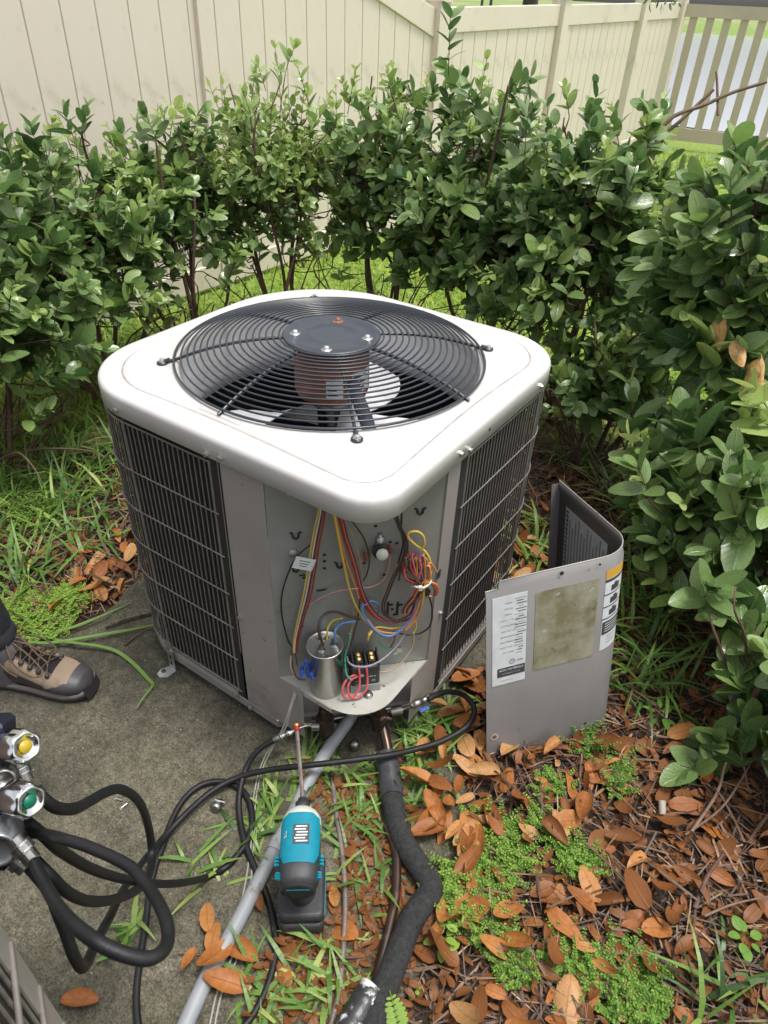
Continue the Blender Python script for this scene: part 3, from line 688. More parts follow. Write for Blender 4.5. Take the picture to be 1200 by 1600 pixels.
for j, c in enumerate(('red', 'orange', 'rose', 'orange')):
    wire(c, [(664, 908, .035), (674+2*j, 912, .035), (680+1.5*j, 922, .03), (678+j, 930, .02), (670, 932, .02)], .0023)
q = MB(); q.tube(crom([PC(642, 915, .034), PC(650, 917, .056), (PC(660, 919, .058)), PC(671, 912, .05), PC(672, 906, .034), PC(655, 908, .02)], 6, closed=True), .0026, 5, closed=True); q.box(PC(657, 919, .06), (.008, .009, .007), CR); obj('cable_tie', q, WC['white'], ac)
# lower sweeps
wire('blue', [(568, 943, .03), (566, 955, .036), (575, 972, .04), (590, 988, .044), (608, 994, .046), (624, 986, .044), (640, 970, .04), (655, 950, .036)], .0030)
wire('blue', [(570, 946, .026), (580, 939, .02), (590, 944, .018), (592, 955, .018), (585, 966, .02)], .0026)
wire('brown', [(505, 1008, .085), (499, 990, .085), (499, 972, .075), (509, 959, .06), (525, 956, .045), (545, 963, .035), (562, 968, .03)], .0034)
wire('olive', [(511, 1000, .09), (512, 982, .08), (520, 970, .06), (535, 966, .04)], .0024)
wire('blue', [(524, 1003, .085), (524, 985, .08), (535, 974, .06), (555, 971, .045)], .0028)
wire('orange', [(575, 968, .03), (585, 982, .036), (600, 988, .04), (622, 988, .04), (640, 975, .04), (650, 955, .038)], .0026)
wire('yellow', [(660, 905, .03), (662, 930, .036), (655, 955, .036), (640, 975, .034), (615, 982, .03), (590, 980, .028), (575, 990, .04)], .0024)
wire('yellow', [(575, 1000, .05), (577, 992, .05), (583, 985, .04)], .0028)
wire('yellow', [(648, 965, .034), (650, 980, .034), (645, 991, .036)], .002)
wire('tan', [(646, 988, .036), (644, 1010, .04), (632, 1030, .05), (615, 1045, .06), (597, 1050, .065), (582, 1043, .06), (578, 1036, .05)], .0026)
wire('grey', [(637, 975, .036), (630, 995, .044), (615, 1015, .055), (595, 1032, .07), (575, 1041, .08), (555, 1041, .08), (545, 1035, .07), (542, 1027, .05)], .0028)
wire('purple', [(652, 925, .04), (648, 950, .04), (637, 976, .038)], .0026)
wire('black', [(668, 925, .018), (675, 950, .014), (673, 975, .012), (660, 988, .012), (640, 992, .012), (625, 990, .014)], .0022)
wire('green', [(546, 990, .03), (545, 1003, .03), (541, 1015, .03), (539, 1030, .04), (541, 1052, .07), (548, 1062, .08)], .0028)
wire('tan', [(553, 950, .02), (550, 980, .022), (546, 1000, .03), (541, 1018, .03)], .0022)
wire('green', [(592, 1003, .02), (600, 1012, .016), (612, 1013, .01)], .0022)
wire('red', [(615, 985, .014), (617, 998, .01), (610, 1012, .01)], .002)
for dx in (0, 12):
    wire('rose', [(560+dx, 1040, .066), (562+dx, 1060, .075), (560+dx, 1078, .085), (549+dx*.8, 1090, .09), (538+dx*.8, 1088, .09), (535+dx*.7, 1076, .085), (542+dx*.6, 1062, .075), (556+dx, 1054, .066), (575, 1052, .06)], .0031)
for k, (x, y) in enumerate(((472, 1047), (484, 1048), (478, 1040), (481, 1057), (470, 1057), (489, 1060))):
    q = MB(); c = PC(x, y, .05+.004*k); q.tube([c, c+Vector((rnd.uniform(-.3, .3), rnd.uniform(-.3, .3), 1)).normalized()*.016], [.0048, .0036], 8); obj('wire_nut', q, mat('blue_nut', (.03, .08, .38), .45) if k == 0 else bpy.data.materials['blue_nut'], ac)
# small white tag on the left loom
q = MB(); R_ = CR @ Matrix.Rotation(-.35, 3, 'Z'); q.box(PC(475, 881, .034), (.040, .029, .0008), R_); tg = obj('wire_tag', q, M['white_label'], ac)
for k in range(3): q = MB(); q.box(PC(475, 881, .0346)+R_@Vector((0, .006-.006*k, 0)), (.022-.004*k, .0016, .0003), R_); obj('print_line', q, M['ink'], tg)
q = MB(); q.lathe([(.0045, 0), (.0045, .03), (.003, .032)], PC(486, 1014, .0), cn, n=8); obj('plastic_standoff', q, M['offwhite'], ac)
q = MB(); q.lathe([(.009, 0), (.008, .003), (.0001, .006)], PC(458, 864, .001), cn, n=12); obj('plug_button', q, M['ctrl'], ac)
# ground lug at right of contactor
q = MB(); q.box(PC(621, 1016, .004), (.022, .012, .004), CR); q.lathe([(.005, 0), (.005, .006)], PC(617, 1018, .006), cn, n=6, smooth=False); obj('ground_lug', q, M['steel'], ac)
q = MB(); q.lathe([(.011, 0), (.011, .002), (.009, .002), (.009, .006), (.0001, .006)], (PC(575, 1090, .08).x, PC(575, 1090, .08).y, .1418), n=16); obj('grommet', q, M['nickel'], ac)

# ------------------------------------------------------------ service valves under the shelf
VZ = .01
v1, v2 = Vector(P(508, 1128, VZ)), Vector(P(592, 1122, VZ))
for v, px_ in ((v1, -1), (v2, 1)):
    q = MB(); q.lathe([(.012, -.04), (.016, -.038), (.016, -.01), (.021, -.008), (.021, .018), (.014, .02), (.014, .05), (.010, .052)], v, n=8, smooth=False)
    side = Vector(RT)*px_*Vector((1, 1, 0)).length*.7
    sd_ = Vector((RT[0]*px_, RT[1]*px_, 0)).normalized()
    q.tube([v, v+sd_*.03], .009, 8); val = obj('service_valve', q, M['copper'], ac)
    q = MB(); q.tube([v-cn*.0, v-cn*.09], .009, 8); obj('valve_pipe', q, M['copper'], val)
# ------------------------------------------------------------ hoses
def fitting(name_, a, b, par, r=.0085, m='nickel'):
    a, b = Vector(a), Vector(b)
    q = MB(); q.tube([a, a+(b-a)*.08, a+(b-a)*.1, a+(b-a)*.7, a+(b-a)*.72, b], [r*.85, r*.85, r, r, r*.8, r*.8], 14); return obj(name_, q, M[m], par)
def hose(label, pts, r=.0067, fit=()):
    c = crom(pts, 9); o = thing('hose', label, 'hose', c[len(c)//2], 'black gauge hoses lying on the slab')
    q = MB(); q.tube(c, r, 12); obj('rubber_tube', q, M['rubber'], o); return o
D = lambda *a: PD(*a)
hC = hose('long black hose looping right under the shelf and crossing over the copper line', [P(668, 1093, .055), P(684, 1085, .05), P(702, 1081, .035), P(726, 1087, .01), P(741, 1108, -.01), P(730, 1134, -.02), P(690, 1158, -.025), P(640, 1173, -.018), P(600, 1181, -.005), P(540, 1189, .0), P(480, 1196, -.005), P(420, 1203, -.03), P(372, 1215, -.05), P(330, 1237, -.057), P(290, 1272, -.055), P(250, 1315, -.045), D(215, 1357, 1.33), D(190, 1395, 1.17), D(172, 1432, 1.03), D(152, 1468, .93), D(139, 1498, .86), D(131, 1511, .83), D(124, 1508, .81), D(114, 1490, .79), D(103, 1458, .78), D(90, 1425, .77), D(78, 1395, .765), D(55, 1365, .765), D(36, 1345, .77)])
q = MB(); a, b = Vector(P(612, 1112, .03)), Vector(P(629, 1109, .035)); q.tube([a, b], .0105, 14, smooth=False); q.tube([b, P(636, 1105, .04), P(643, 1103, .045)], .0032, 8); obj('swivel_fitting', q, M['nickel'], hC)
fitting('ball_valve', P(643, 1103, .045), P(664, 1093, .05), hC, .0095, 'nickel'); fitting('ferrule', P(664, 1093, .05), P(678, 1085, .05), hC, .0085, 'nickel')
q = MB(); R_ = frame(Vector(P(672, 1105, .05))-Vector(P(654, 1113, .05))); q.box(P(663, 1108, .05), (.026, .01, .006), R_, bev=.002); obj('valve_lever', q, mat('blue_lever', (.04, .09, .3), .4), hC)
hB = hose('black hose coiling over the slab from the green-marked knob to the left service port', [D(42, 1285, .74), D(70, 1307, .76), D(93, 1328, .80), D(140, 1356, .90), D(187, 1372, 1.03), D(233, 1380, 1.16), D(280, 1380, 1.26), P(322, 1371, -.066), P(350, 1357, -.07), P(372, 1335, -.071), P(388, 1310, -.071), P(394, 1280, -.071), P(388, 1248, -.071), P(370, 1229, -.071), P(344, 1221, -.071), P(314, 1227, -.071), P(288, 1248, -.071), P(268, 1283, -.071), P(256, 1318, -.071), P(243, 1353, -.071), P(233, 1400, -.071), P(228, 1440, -.071), P(219, 1500, -.071), P(213, 1560, -.071), P(222, 1620, -.071), P(265, 1665, -.071), P(325, 1655, -.071), P(375, 1610, -.071), P(400, 1578, -.071), P(420, 1535, -.071), P(430, 1490, -.071), P(429, 1450, -.071), P(417, 1400, -.071), P(400, 1360, -.071), P(384, 1320, -.071), P(375, 1280, -.07), P(374, 1242, -.06), P(384, 1202, -.045), P(402, 1174, -.02), P(428, 1156, .0), P(440, 1151, .01)])
fitting('ferrule', P(428, 1157, .0), P(447, 1147, .012), hB, .0088); fitting('coupler', P(447, 1147, .012), P(458, 1143, .018), hB, .0068, 'chrome')
q = MB(); q.tube(crom([P(457, 1143, .018), P(470, 1137, .02), P(480, 1134, .02), P(490, 1135, .02)]), .0032, 8); obj('bent_tube', q, M['nickel'], hB)
q = MB(); a, b = Vector(P(487, 1135, .02)), Vector(P(499, 1135, .02)); q.tube([a, b], .0105, 14, smooth=False); obj('swivel_fitting', q, M['nickel'], hB)
hA = hose('short black hose arching from the yellow-marked knob and doubling back', [D(55, 1232, .74), D(66, 1246, .74), D(82, 1259, .75), D(97, 1264, .77), D(118, 1263, .80), D(140, 1252, .85), D(163, 1239, .90), D(187, 1233, .97), D(210, 1245, 1.05), D(224, 1266, 1.12), D(233, 1297, 1.18), D(237, 1330, 1.2), D(234, 1362, 1.16), D(216, 1389, 1.08), D(180, 1405, .98), D(140, 1408, .89), D(108, 1396, .82), D(80, 1370, .78), D(55, 1345, .78)])
hD = hose('thick near hose looping low in front of the manifold', [D(37, 1302, .76), D(65, 1303, .73), D(93, 1309, .70), D(140, 1324, .68), D(198, 1351, .66), D(225, 1378, .64), D(246, 1408, .61), D(260, 1440, .58), D(262, 1470, .56), D(250, 1490, .54), D(225, 1498, .53), D(180, 1486, .525), D(140, 1464, .53), D(105, 1434, .555), D(80, 1400, .61), D(64, 1368, .66), D(54, 1348, .69)], r=.0056)

# ------------------------------------------------------------ manifold gauge set
gmt = mat('anodised_black_block', (.02, .022, .04), .3, .4)
mg = thing('manifold_gauge', 'chrome refrigerant manifold with yellow and green marked knobs at the left edge', 'gauge', PD(-30, 1300, .74))
fx = Vector(RT); fy = Vector(UP); fz = -Vector(FW)
A = Vector(PD(-12, 1120, .745)); B = Vector(PD(-2, 1350, .755)); R_ = frame(A-B, fz)
q = MB(); q.box((A+B)/2, ((A-B).length, .036, .036), R_, bev=.005); q.box(Vector(PD(-60, 1235, .78)), (.13, .05, .03), R_, bev=.004); obj('body', q, gmt, mg)
def knob(px, py, dep, ax, r, dotm):
    c = Vector(PD(px, py, dep)); ax = Vector(ax).normalized(); q_ = Vector((0, 0, 1)).rotation_difference(ax).to_matrix(); q = MB(); loops = []
    for rr__, h, sc_ in ((.8, -.020, 0), (.98, -.016, .3), (1.0, -.004, .8), (.98, .008, 1), (.90, .014, 1), (.78, .0165, .6), (.66, .017, .2), (.63, .0145, 0), (0.01, .0145, 0)):
        loops.append([c+q_@Vector((r*rr__*(1-.13*sc_*(.5+.5*math.cos(6*t)))*math.cos(t), r*rr__*(1-.13*sc_*(.5+.5*math.cos(6*t)))*math.sin(t), h*r/.0185)) for t in np.linspace(0, 2*math.pi, 48, endpoint=False)])
    q.loft(loops, cap0=True); k_ = obj('knob', q, M['chrome'], mg)
    if dotm:
        q = MB(); q.lathe([(r*.36, .0148*r/.0185), (r*.34, .0158*r/.0185), (.0001, .0162*r/.0185)], c, ax, n=24); obj('knob_badge', q, dotm, k_)
        q = MB(); q.tube([c-ax*.02, c-ax*.045], .009, 12); obj('stem', q, M['nickel'], mg)
ydot, gdot = mat('yellow_badge', (.42, .30, .02), .4), mat('green_badge', (.0, .13, .07), .4)
ax1 = fx*.75+fy*.18+fz*.6
knob(30, 1166, .72, ax1, .0185, ydot); knob(35, 1249, .70, fx*.8+fy*.1+fz*.55, .0185, gdot); knob(2, 1133, .76, ax1, .013, None)
q = MB(); c = Vector(PD(9, 1216, .725)); q.lathe([(.011, -.01), (.011, .004), (.008, .006), (.0072, .003), (.0001, .003)], c, fx*.3+fz, n=24); obj('sight_glass', q, M['nickel'], mg)
q = MB(); c = Vector(PD(-2, 1325, .70)); q.lathe([(.017, -.03), (.019, -.02), (.019, .004), (.016, .006), (.0155, .004), (.0001, .004)], c, fx*.25+fz-fy*.25, n=28); obj('end_cap', q, mat('grey_cast_cap', (.25, .26, .27), .35, .8), mg)
for (x0, y0, x1, y1, d0) in ((22, 1310, 52, 1345, .70), (18, 1340, 40, 1358, .75), (26, 1192, 40, 1222, .76), (28, 1296, 50, 1302, .75)):
    a, b = Vector(PD(x0, y0, d0)), Vector(PD(x1, y1, d0)); d = (b-a); q = MB()
    q.tube([a, a+d*.25, a+d*.26, a+d*.62, a+d*.63, b], [.0075, .0075, .0105, .0105, .0085, .0085], 18, smooth=False); f_ = obj('hose_fitting', q, M['nickel'], mg)
    q = MB(); q.tube([a+d*.30, a+d*.33], .0111, 18); q.tube([a+d*.54, a+d*.57], .0111, 18); obj('knurl_ring', q, M['chrome'], f_)
for k, (x, y) in enumerate(((-95, 1160), (-95, 1330))):
    c = Vector(PD(x, y, .77)); q = MB(); q.lathe([(.034, -.03), (.035, -.004), (.036, 0), (.033, .002), (.032, -.001)], c, fz, n=32); g_ = obj('dial_gauge', q, M['toolblack'], mg)
    q = MB(); q.lathe([(.032, -.002), (.0001, -.0018)], c, fz, n=32, caps=False); obj('dial', q, M['white_label'], g_)

# ------------------------------------------------------------ lines on the ground
q = MB(); c = crom([P(556, 1105, .0), P(543, 1128, -.03), P(520, 1160, -.045), P(497, 1196, -.052), P(478, 1228, -.06), P(455, 1278, -.063), P(430, 1326, -.063), P(400, 1385, -.063), P(360, 1462, -.063), P(330, 1515, -.063), P(300, 1578, -.063), P(270, 1650, -.063)], 8)
q.tube(c, .0150, 16); cdt = thing('grey_conduit', 'pale grey plastic conduit running from under the shelf diagonally across the slab', 'conduit', c[len(c)//2]); obj('pipe', q, M['conduit'], cdt)
q = MB(); a, b = Vector(P(437, 1312, -.063)), Vector(P(428, 1330, -.063)); q.tube([a, b], .0172, 16); obj('coupling', q, M['conduit'], cdt)
for o, lab in ((0, 'thin pale control cable dropping from the shelf and running along the conduit'), (4, 'twin thin grey cable looping beside the pale one over the slab')):
    q = MB(); c = crom([P(462+o, 1075, .13), P(452+o*.5, 1108, .09), P(441+o, 1140, .03), P(424-o, 1172, -.03), P(410-o, 1202, -.07), P(400-o, 1248, -.076), P(396-o, 1320, -.076), P(392-2*o, 1376, -.074), P(384-2*o, 1420, -.07), P(362+o*2, 1496, -.074), P(342+o*2, 1540, -.076), P(328+o*2, 1600, -.076), P(320+o*3, 1660, -.076)], 7)
    q.tube(c, .0021, 6); tag(obj('control_cable', q, M['cable']), lab, 'cable', 'thin cables')
sl = thing('suction_line', 'black foam insulated refrigerant pipe bending right then back beside the bare copper', 'pipe', P(640, 1340, SZ))
q = MB(); q.tube(crom([v2+Vector((0, 0, -.03)), P(596, 1130, -.02), P(602, 1152, -.035), P(606, 1172, -.045), P(607, 1185, -.05)], 6), .0125, 12); obj('copper_end', q, M['copper'], sl)
q = MB(); q.tube(crom([P(604, 1178, -.045), P(607, 1200, -.05), P(611, 1230, -.055), P(613, 1247, -.055)], 5), [.0265]*15+[.0275], 18); obj('tape_sleeve', q, M['tape'], sl)
q = MB(); c = crom([P(612, 1244, -.056), P(620, 1285, -.056), P(632, 1318, -.057), P(652, 1350, -.057), P(668, 1374, -.057), P(672, 1392, -.057), P(660, 1412, -.057), P(642, 1440, -.057), P(622, 1490, -.057), P(603, 1540, -.057), P(585, 1590, -.057), P(562, 1660, -.057)], 9)
q.tube(c, [.0245+.0012*noise.noise((i*.35, 0, 0)) for i in range(len(c))], 18); obj('foam_sleeve', q, M['foam'], sl)
q = MB(); q.tube(crom([P(604, 1290, -.062), P(616, 1318, -.062), P(620, 1350, -.062), P(618, 1400, -.062), P(608, 1450, -.062), P(598, 1490, -.062), P(588, 1530, -.06), P(577, 1560, -.058), P(560, 1600, -.058)], 8), .0095, 12)
tag(obj('copper_pipe', q, M['copper']), 'bare brown copper pipe running down between the grass and the foam pipe', 'pipe')
q = MB(); q.tube(crom([P(524, 1130, -.03), P(521, 1165, -.06), P(520, 1215, -.07), P(524, 1260, -.072), P(533, 1320, -.072), P(539, 1390, -.072), P(538, 1450, -.072), P(534, 1510, -.072), P(527, 1560, -.072), P(515, 1610, -.072)], 8), .0062, 8)
tag(obj('liquid_line', q, M['ltube']), 'thin rusty brown refrigerant line running straight between the tool and the pipes', 'pipe')
c = crom([P(583, 1545, -.055), P(572, 1562, -.055), P(556, 1590, -.055), P(535, 1625, -.055), P(510, 1670, -.055)], 6)
q = MB(); q.tube(c, [.026+.003*noise.noise((i*.8, 4, 0)) for i in range(len(c))], 18); tag(obj('taped_sleeve', q, M['tapewhite']), 'black tape wrapped pipe sleeve smeared with white sealant at the bottom edge', 'pipe sleeve')

# ------------------------------------------------------------ small loose metal things
def tagl(name, mb, m, label, cat, group=None): return tag(obj(name, mb, m), label, cat, group)
c = Vector(P(554, 1168, SZ)); q = MB(); q.lathe([(.0115, 0), (.0125, .003), (.0125, .024), (.0105, .027), (.0105, .0285), (.0001, .029)], c+Vector((0, 0, 0)), (.15, -.2, 1), n=16); tagl('valve_cap', q, M['nickel'], 'small silver valve cap standing in the grass below the shelf', 'valve cap')
c = Vector(P(337, 1262, SZ+.011)); vc = thing('flare_cap', 'small shiny brass and steel cap lying inside the hose loop on the slab', 'valve cap', c)
q = MB(); q.lathe([(.008, -.014), (.0115, -.012), (.0115, .004), (.008, .006)], c, Vector((.25, -.85, .3)), n=12); obj('cap_body', q, M['nickel'], vc)
q = MB(); q.lathe([(.0095, .006), (.0095, .015), (.006, .017), (.006, .024)], c, -Vector((.25, -.85, .3)), n=6, smooth=False); q.tube([c+Vector((-.01, .01, .008)), c+Vector((.012, .018, .008))], .003, 6); obj('cap_nut', q, M['chrome'], vc)
for k, (x, y, dx, dy) in enumerate(((183, 1248, 1, .3), (190, 1262, .2, 1))):
    c = Vector(P(x, y, SZ+.004)); d = Vector((dx, dy, .1)).normalized(); q = MB(); q.tube([c, c+d*.014], .0022, 6); q.lathe([(.0055, 0), (.0055, .002), (.004, .0022), (.004, .005)], c, -d, n=6, smooth=False)
    tagl('loose_screw', q, M['steel'], ('upper of the two small hex screws lying on bare concrete under the hose arch', 'lower of the two small hex screws lying on bare concrete under the hose arch')[k], 'screw', 'loose hex screws')

# ------------------------------------------------------------ impact driver standing on its battery
hd = Vector((-.60, .80, 0)).normalized()
dr0 = Vector(P(474, 1412, SZ)); dr0.z = SZ
dr = thing('impact_driver', 'teal and black cordless driver standing on its battery with a long bit', 'power tool', Matrix.Translation(dr0) @ frame(hd).to_4x4())
DM = WM[dr.name] @ Matrix.Diagonal((1.06, 1.13, 1, 1))
def lw(v): return DM @ Vector(v)
def dobj(name, mb, m, par=dr):
    mb.v = [tuple(lw(p)) for p in mb.v]; return obj(name, mb, M[m], par)
def sec(x, w, h, zc, e=2.6, n=28, cut=0):       # superellipse cross-section in YZ
    L_ = []
    for k in range(n):
        t = 2*math.pi*k/n; c_, s_ = math.cos(t), math.sin(t); L_.append((x, w*math.copysign(abs(c_)**(2/e), c_), zc+h*math.copysign(abs(s_)**(2/e), s_)))
    return L_
HZ = .195
q = MB(); q.loft([sec(-.062, .018, .017, HZ, 2.2), sec(-.060, .026, .026, HZ, 2.4), sec(-.050, .031, .032, HZ, 2.6), sec(-.030, .0335, .034, HZ), sec(.02, .0325, .033, HZ), sec(.045, .0315, .032, HZ)], cap0=True, cap1=True); body = dobj('motor_housing', q, 'toolblack')
q = MB(); top_ = []
for x, a in ((-.030, 40), (-.012, 62), (.03, 66), (.052, 58), (.058, 30)):
    w, h = (.0345, .0352); top_.append([(x, w*math.copysign(abs(math.sin(math.radians(b)))**(.8), math.sin(math.radians(b))), HZ+h*abs(math.cos(math.radians(b)))**.8) for b in np.linspace(-a, a, 17)])
q.loft(top_, closed=False); top2 = [[(x, y*.9, z-.004) for x, y, z in r] for r in top_]; q.loft(top2[::-1], closed=False)
for s_ in (0, 16): q.loft([[r[s_] for r in top_], [r[s_] for r in top2]], closed=False)
cover = dobj('teal_cover', q, 'teal', body)
q = MB(); q.loft([sec(.046, .0335, .034, HZ, 2.3), sec(.060, .0325, .033, HZ, 2.2), sec(.072, .027, .027, HZ, 2), sec(.080, .018, .018, HZ, 2), sec(.082, .014, .014, HZ, 2)], cap0=True, cap1=True); dobj('nose_cone', q, 'offwhite', body)
q = MB(); q.lathe([(.012, 0), (.0125, .004), (.0125, .012), (.0095, .014), (.0085, .02)], (.082, 0, HZ), (1, 0, 0), n=20); dobj('bit_collar', q, 'toolblack', body)
q = MB(); q.lathe([(.0265, 0), (.0265, .002), (.018, .0025)], (-.0605, 0, HZ-.002), (-1, 0, 0), n=28); dobj('rear_cap', q, 'dark', body)
q = MB(); q.box((-.0632, 0, HZ+.006), (.0008, .036, .003)); dobj('rear_lettering_band', q, 'teal', body)
for s_ in (-1, 1):
    for xk in (-.046, -.022):
        for k in range(3):
            q = MB(); q.box((xk+(.004 if xk < -.03 else .006)*k-.004, s_*(.0295 if xk < -.03 else .0325), HZ+.016-(.0 if xk < -.03 else .004)), (.0028 if xk < -.03 else .004, .006, .014), Matrix.Rotation(-s_*.6, 3, 'X')); dobj('cooling_vent', q, 'teal', body)
q = MB(); q.box((.018, -.002, HZ+.0358), (.034, .026, .0008)); lab = dobj('spec_label', q, 'ink', body)
for k in range(6):
    q = MB(); q.box((.031-.0052*k, -.002+.002*math.sin(k*2), HZ+.0365), (.0024, .018+.004*math.sin(k*3.1), .0004)); dobj('print_line', q, 'white_label', lab)
Mt = DM @ Matrix.Translation((.018, .0235, HZ+.0318)) @ Matrix.Rotation(.0, 4, 'Z') @ Matrix.Rotation(math.radians(-58), 4, 'X') @ Matrix.Rotation(math.pi/2*0, 4, 'Z')
text('BL', .012, Mt, M['offwhite'], body)
q = MB(); gp = [sec(0, 0, 0, 0)]; loops = []
for z, xo, a, b in ((HZ-.02, -.012, .024, .021), (.14, -.016, .021, .018), (.10, -.014, .020, .0175), (.075, -.008, .024, .020), (.062, 0, .034, .026)):
    loops.append([(xo+a*math.cos(t), b*math.sin(t), z) for t in np.linspace(0, 2*math.pi, 20, endpoint=False)])
q.loft(loops[::-1], cap0=True, cap1=True); dobj('grip', q, 'toolblack')
q = MB(); q.loft([[(.014, -.006, .165), (.014, .006, .165), (.02, .006, .165), (.02, -.006, .165)], [(.010, -.006, .13), (.010, .006, .13), (.018, .006, .13), (.018, -.006, .13)]], cap0=True, cap1=True); dobj('trigger', q, 'teal')
def rr_box(x0, x1, w, z0, z1, r=.012, e=0):
    def L_(g, z): return [((x0+x1)/2+sx*((x1-x0)/2-r)+ (r-g)*math.cos(a)-sx*0, sy*(w-r)+(r-g)*math.sin(a), z) for sx, sy, a in [(sx, sy, math.radians(a0+30*k)) for sx, sy, a0 in ((1, 1, 0), (-1, 1, 90), (-1, -1, 180), (1, -1, 270)) for k in range(4)]]
    return [L_(.005, z0), L_(0, z0+.004), L_(0, z1-.006), L_(.004, z1-.001), L_(.008, z1)]
q = MB(); q.loft(rr_box(-.052, .062, .0385, .040, .066), cap0=True, cap1=True); dobj('grip_foot', q, 'toolblack')
q = MB(); q.loft(rr_box(-.058, .060, .0375, .003, .041), cap0=True, cap1=True); bt = dobj('battery', q, 'toolblack')
for s_ in (-1, 1):
    q = MB(); q.box((0, s_*.0384, .046), (.085, .002, .016)); dobj('side_stripe', q, 'teal')
q = MB(); q.box((-.0, .0395, .026), (.05, .002, .02)); dobj('battery_label', q, 'white_label', bt)
q = MB(); q.tube([(.10, 0, HZ), (.118, 0, HZ-.004)], .0062, 6, smooth=False); bit_a = lw((.10, 0, HZ)); bit_b = Vector(P(464, 1140, .14))
q.v = [tuple(lw(p)) for p in q.v]; q.tube([bit_a, bit_b], .0042, 6, smooth=False); bt_ = obj('long_bit', q, M['ltube'], dr)
dd = (bit_b-bit_a).normalized()
q = MB(); q.tube([bit_b-dd*.004, bit_b+dd*.007], .0064, 12); obj('red_band', q, M['redband'], bt_)
q = MB(); q.lathe([(.0062, 0), (.0068, .002), (.0068, .006), (.004, .007), (.0045, .004), (.0001, .004)], bit_b+dd*.007, dd, n=12); obj('magnetic_tip', q, M['brass'], bt_)
print('driver head', pix(lw((-.06, 0, HZ))), pix(lw((.08, 0, HZ))), 'bat', pix(lw((-.055, 0, .03))), pix(bit_b))

# ------------------------------------------------------------ removed corner panel standing in the leaves
AO = Vector((.8117, .1334, -.0778-.012)); AR = Matrix(((.636, -.7542, -.1636), (.7682, .639, .0407), (.0738, -.1516, .9857)))
AM = Matrix.Translation(AO) @ AR.to_4x4()
ap = thing('access_panel', 'grey curved metal corner panel with stickers standing upright in the leaf litter', 'metal panel', AM)
PL, PH_, PRr = .3622, .5194+.012, .09
def aw(v): return AM @ Vector(v)
def aobj(name, mb, m, par=ap): mb.v = [tuple(aw(p)) for p in mb.v]; return obj(name, mb, M[m], par)
def plan(d):      # outline offset inward by d: front leg, curve, back leg
    pts = [(-PL, d), (-PL+.030, d), (-PL+.034, d), (-PL*.5, d), (-PRr, d)]
    pts += [(-PRr+(PRr-d)*math.sin(t), PRr-(PRr-d)*math.cos(t)) for t in np.linspace(.1, math.pi/2-.1, 12)]
    return pts+[(-d, PRr), (-d, PL*.5), (-d, PL)]
def pz(x, y, h): return h
A0, A1 = plan(0), plan(.0013)
hs_ = [-.020, -.018, 0]+[0]*30
q = MB()
lo = [[(x, y, 0) for x, y in A0], [(x, y, PH_-.030) for x, y in A0], [(x, y, PH_-.0265) for x, y in plan(.004)], [(x, y, PH_+h) for (x, y), h in zip(plan(.004), hs_)], [(x, y, PH_+h) for (x, y), h in zip(plan(.0055), hs_)], [(x, y, PH_-.0265) for x, y in plan(.0055)], [(x, y, PH_-.031) for x, y in A1], [(x, y, 0) for x, y in A1], [(x, y, 0) for x, y in A0]]
q.loft(lo, closed=False); sheet_ = aobj('curved_sheet', q, 'panel2')
for p_ in sheet_.data.polygons: p_.use_smooth = True
# turned edge flange on the back leg
q = MB(); q.sheet([(-.0013, PL, 0), (-.026, PL, 0), (-.026, PL, PH_-.01), (-.0013, PL, PH_-.01)], .0012); aobj('edge_flange', q, 'panel2')
q = MB(); q.tube([(x, y, PH_+h) for (x, y), h in zip(plan(.0048), hs_)], .0013, 5); aobj('bright_edge', q, 'shelf')
FF = Matrix(((1, 0, 0), (0, 0, -1), (0, 1, 0))).to_4x4()        # text plane of the front leg (x right, z up)
def fbox(x0, x1, z0, z1, m, name, par=ap, d=.0006): q = MB(); q.box(((x0+x1)/2, -d/2-.0003, (z0+z1)/2), (x1-x0, d, z1-z0)); return aobj(name, q, m, par)
M['faded'] = mat('mouldy_sticker', (.17, .155, .085), .6, 0, (.30, .29, .22), 14, detail=9, mix=(.4, .6), spots=[((.42, .41, .36), 38, .66, .04), ((.08, .08, .04), 24, .62, .08)])
rl = fbox(-PL+.014, -PL+.094, PH_-.285, PH_-.038, 'white_label', 'rating_label')
fs = fbox(-.248, -.098, PH_-.268, PH_-.048, 'faded', 'faded_sticker')
# faint rating print
def tl(s_, size, x, z, m, par): return text(s_, size, AM @ Matrix.Translation((x, -.00115, z)) @ FF, M[m], par, ex=.0001)
lines = ['PROD', 'MODEL', 'SERIAL', 'VOLTS  1 PH  60', 'COMPRESSOR', 'FAN MOTOR', 'REFRIGERANT', 'TEST PRESSURE', 'MAX FUSE OR', 'CKT BRKR']
for k, s_ in enumerate(lines): tl(s_, .0062, -PL+.052, PH_-.058-.0150*k, 'inkgrey', rl)
for k in range(22): fbox(-PL+.066+.012*rnd.random(), -PL+.084+.010*rnd.random(), PH_-.050-.0071*k, PH_-.0485-.0071*k, 'ink' if k % 3 else 'inkgrey', 'print_line', rl, .0012)
q = MB(); q.tube([(-PL+.062+.0065*math.cos(t), -.0011, PH_-.222+.0065*math.sin(t)) for t in np.linspace(0, 2*math.pi, 20, endpoint=False)], .0006, 4, closed=True); aobj('round_mark', q, 'ink', rl); tl('UL', .0065, -PL+.062, PH_-.222, 'ink', rl)
tl('LISTED', .005, -PL+.081, PH_-.222, 'ink', rl)
fbox(-PL+.026, -PL+.093, PH_-.262, PH_-.236, 'ink', 'dark_band', rl, .0011); 
text('#CSN MATERIALS', .0075, AM @ Matrix.Translation((-PL+.0595, -.00165, PH_-.243)) @ FF, M['white_label'], rl, ex=.0001)
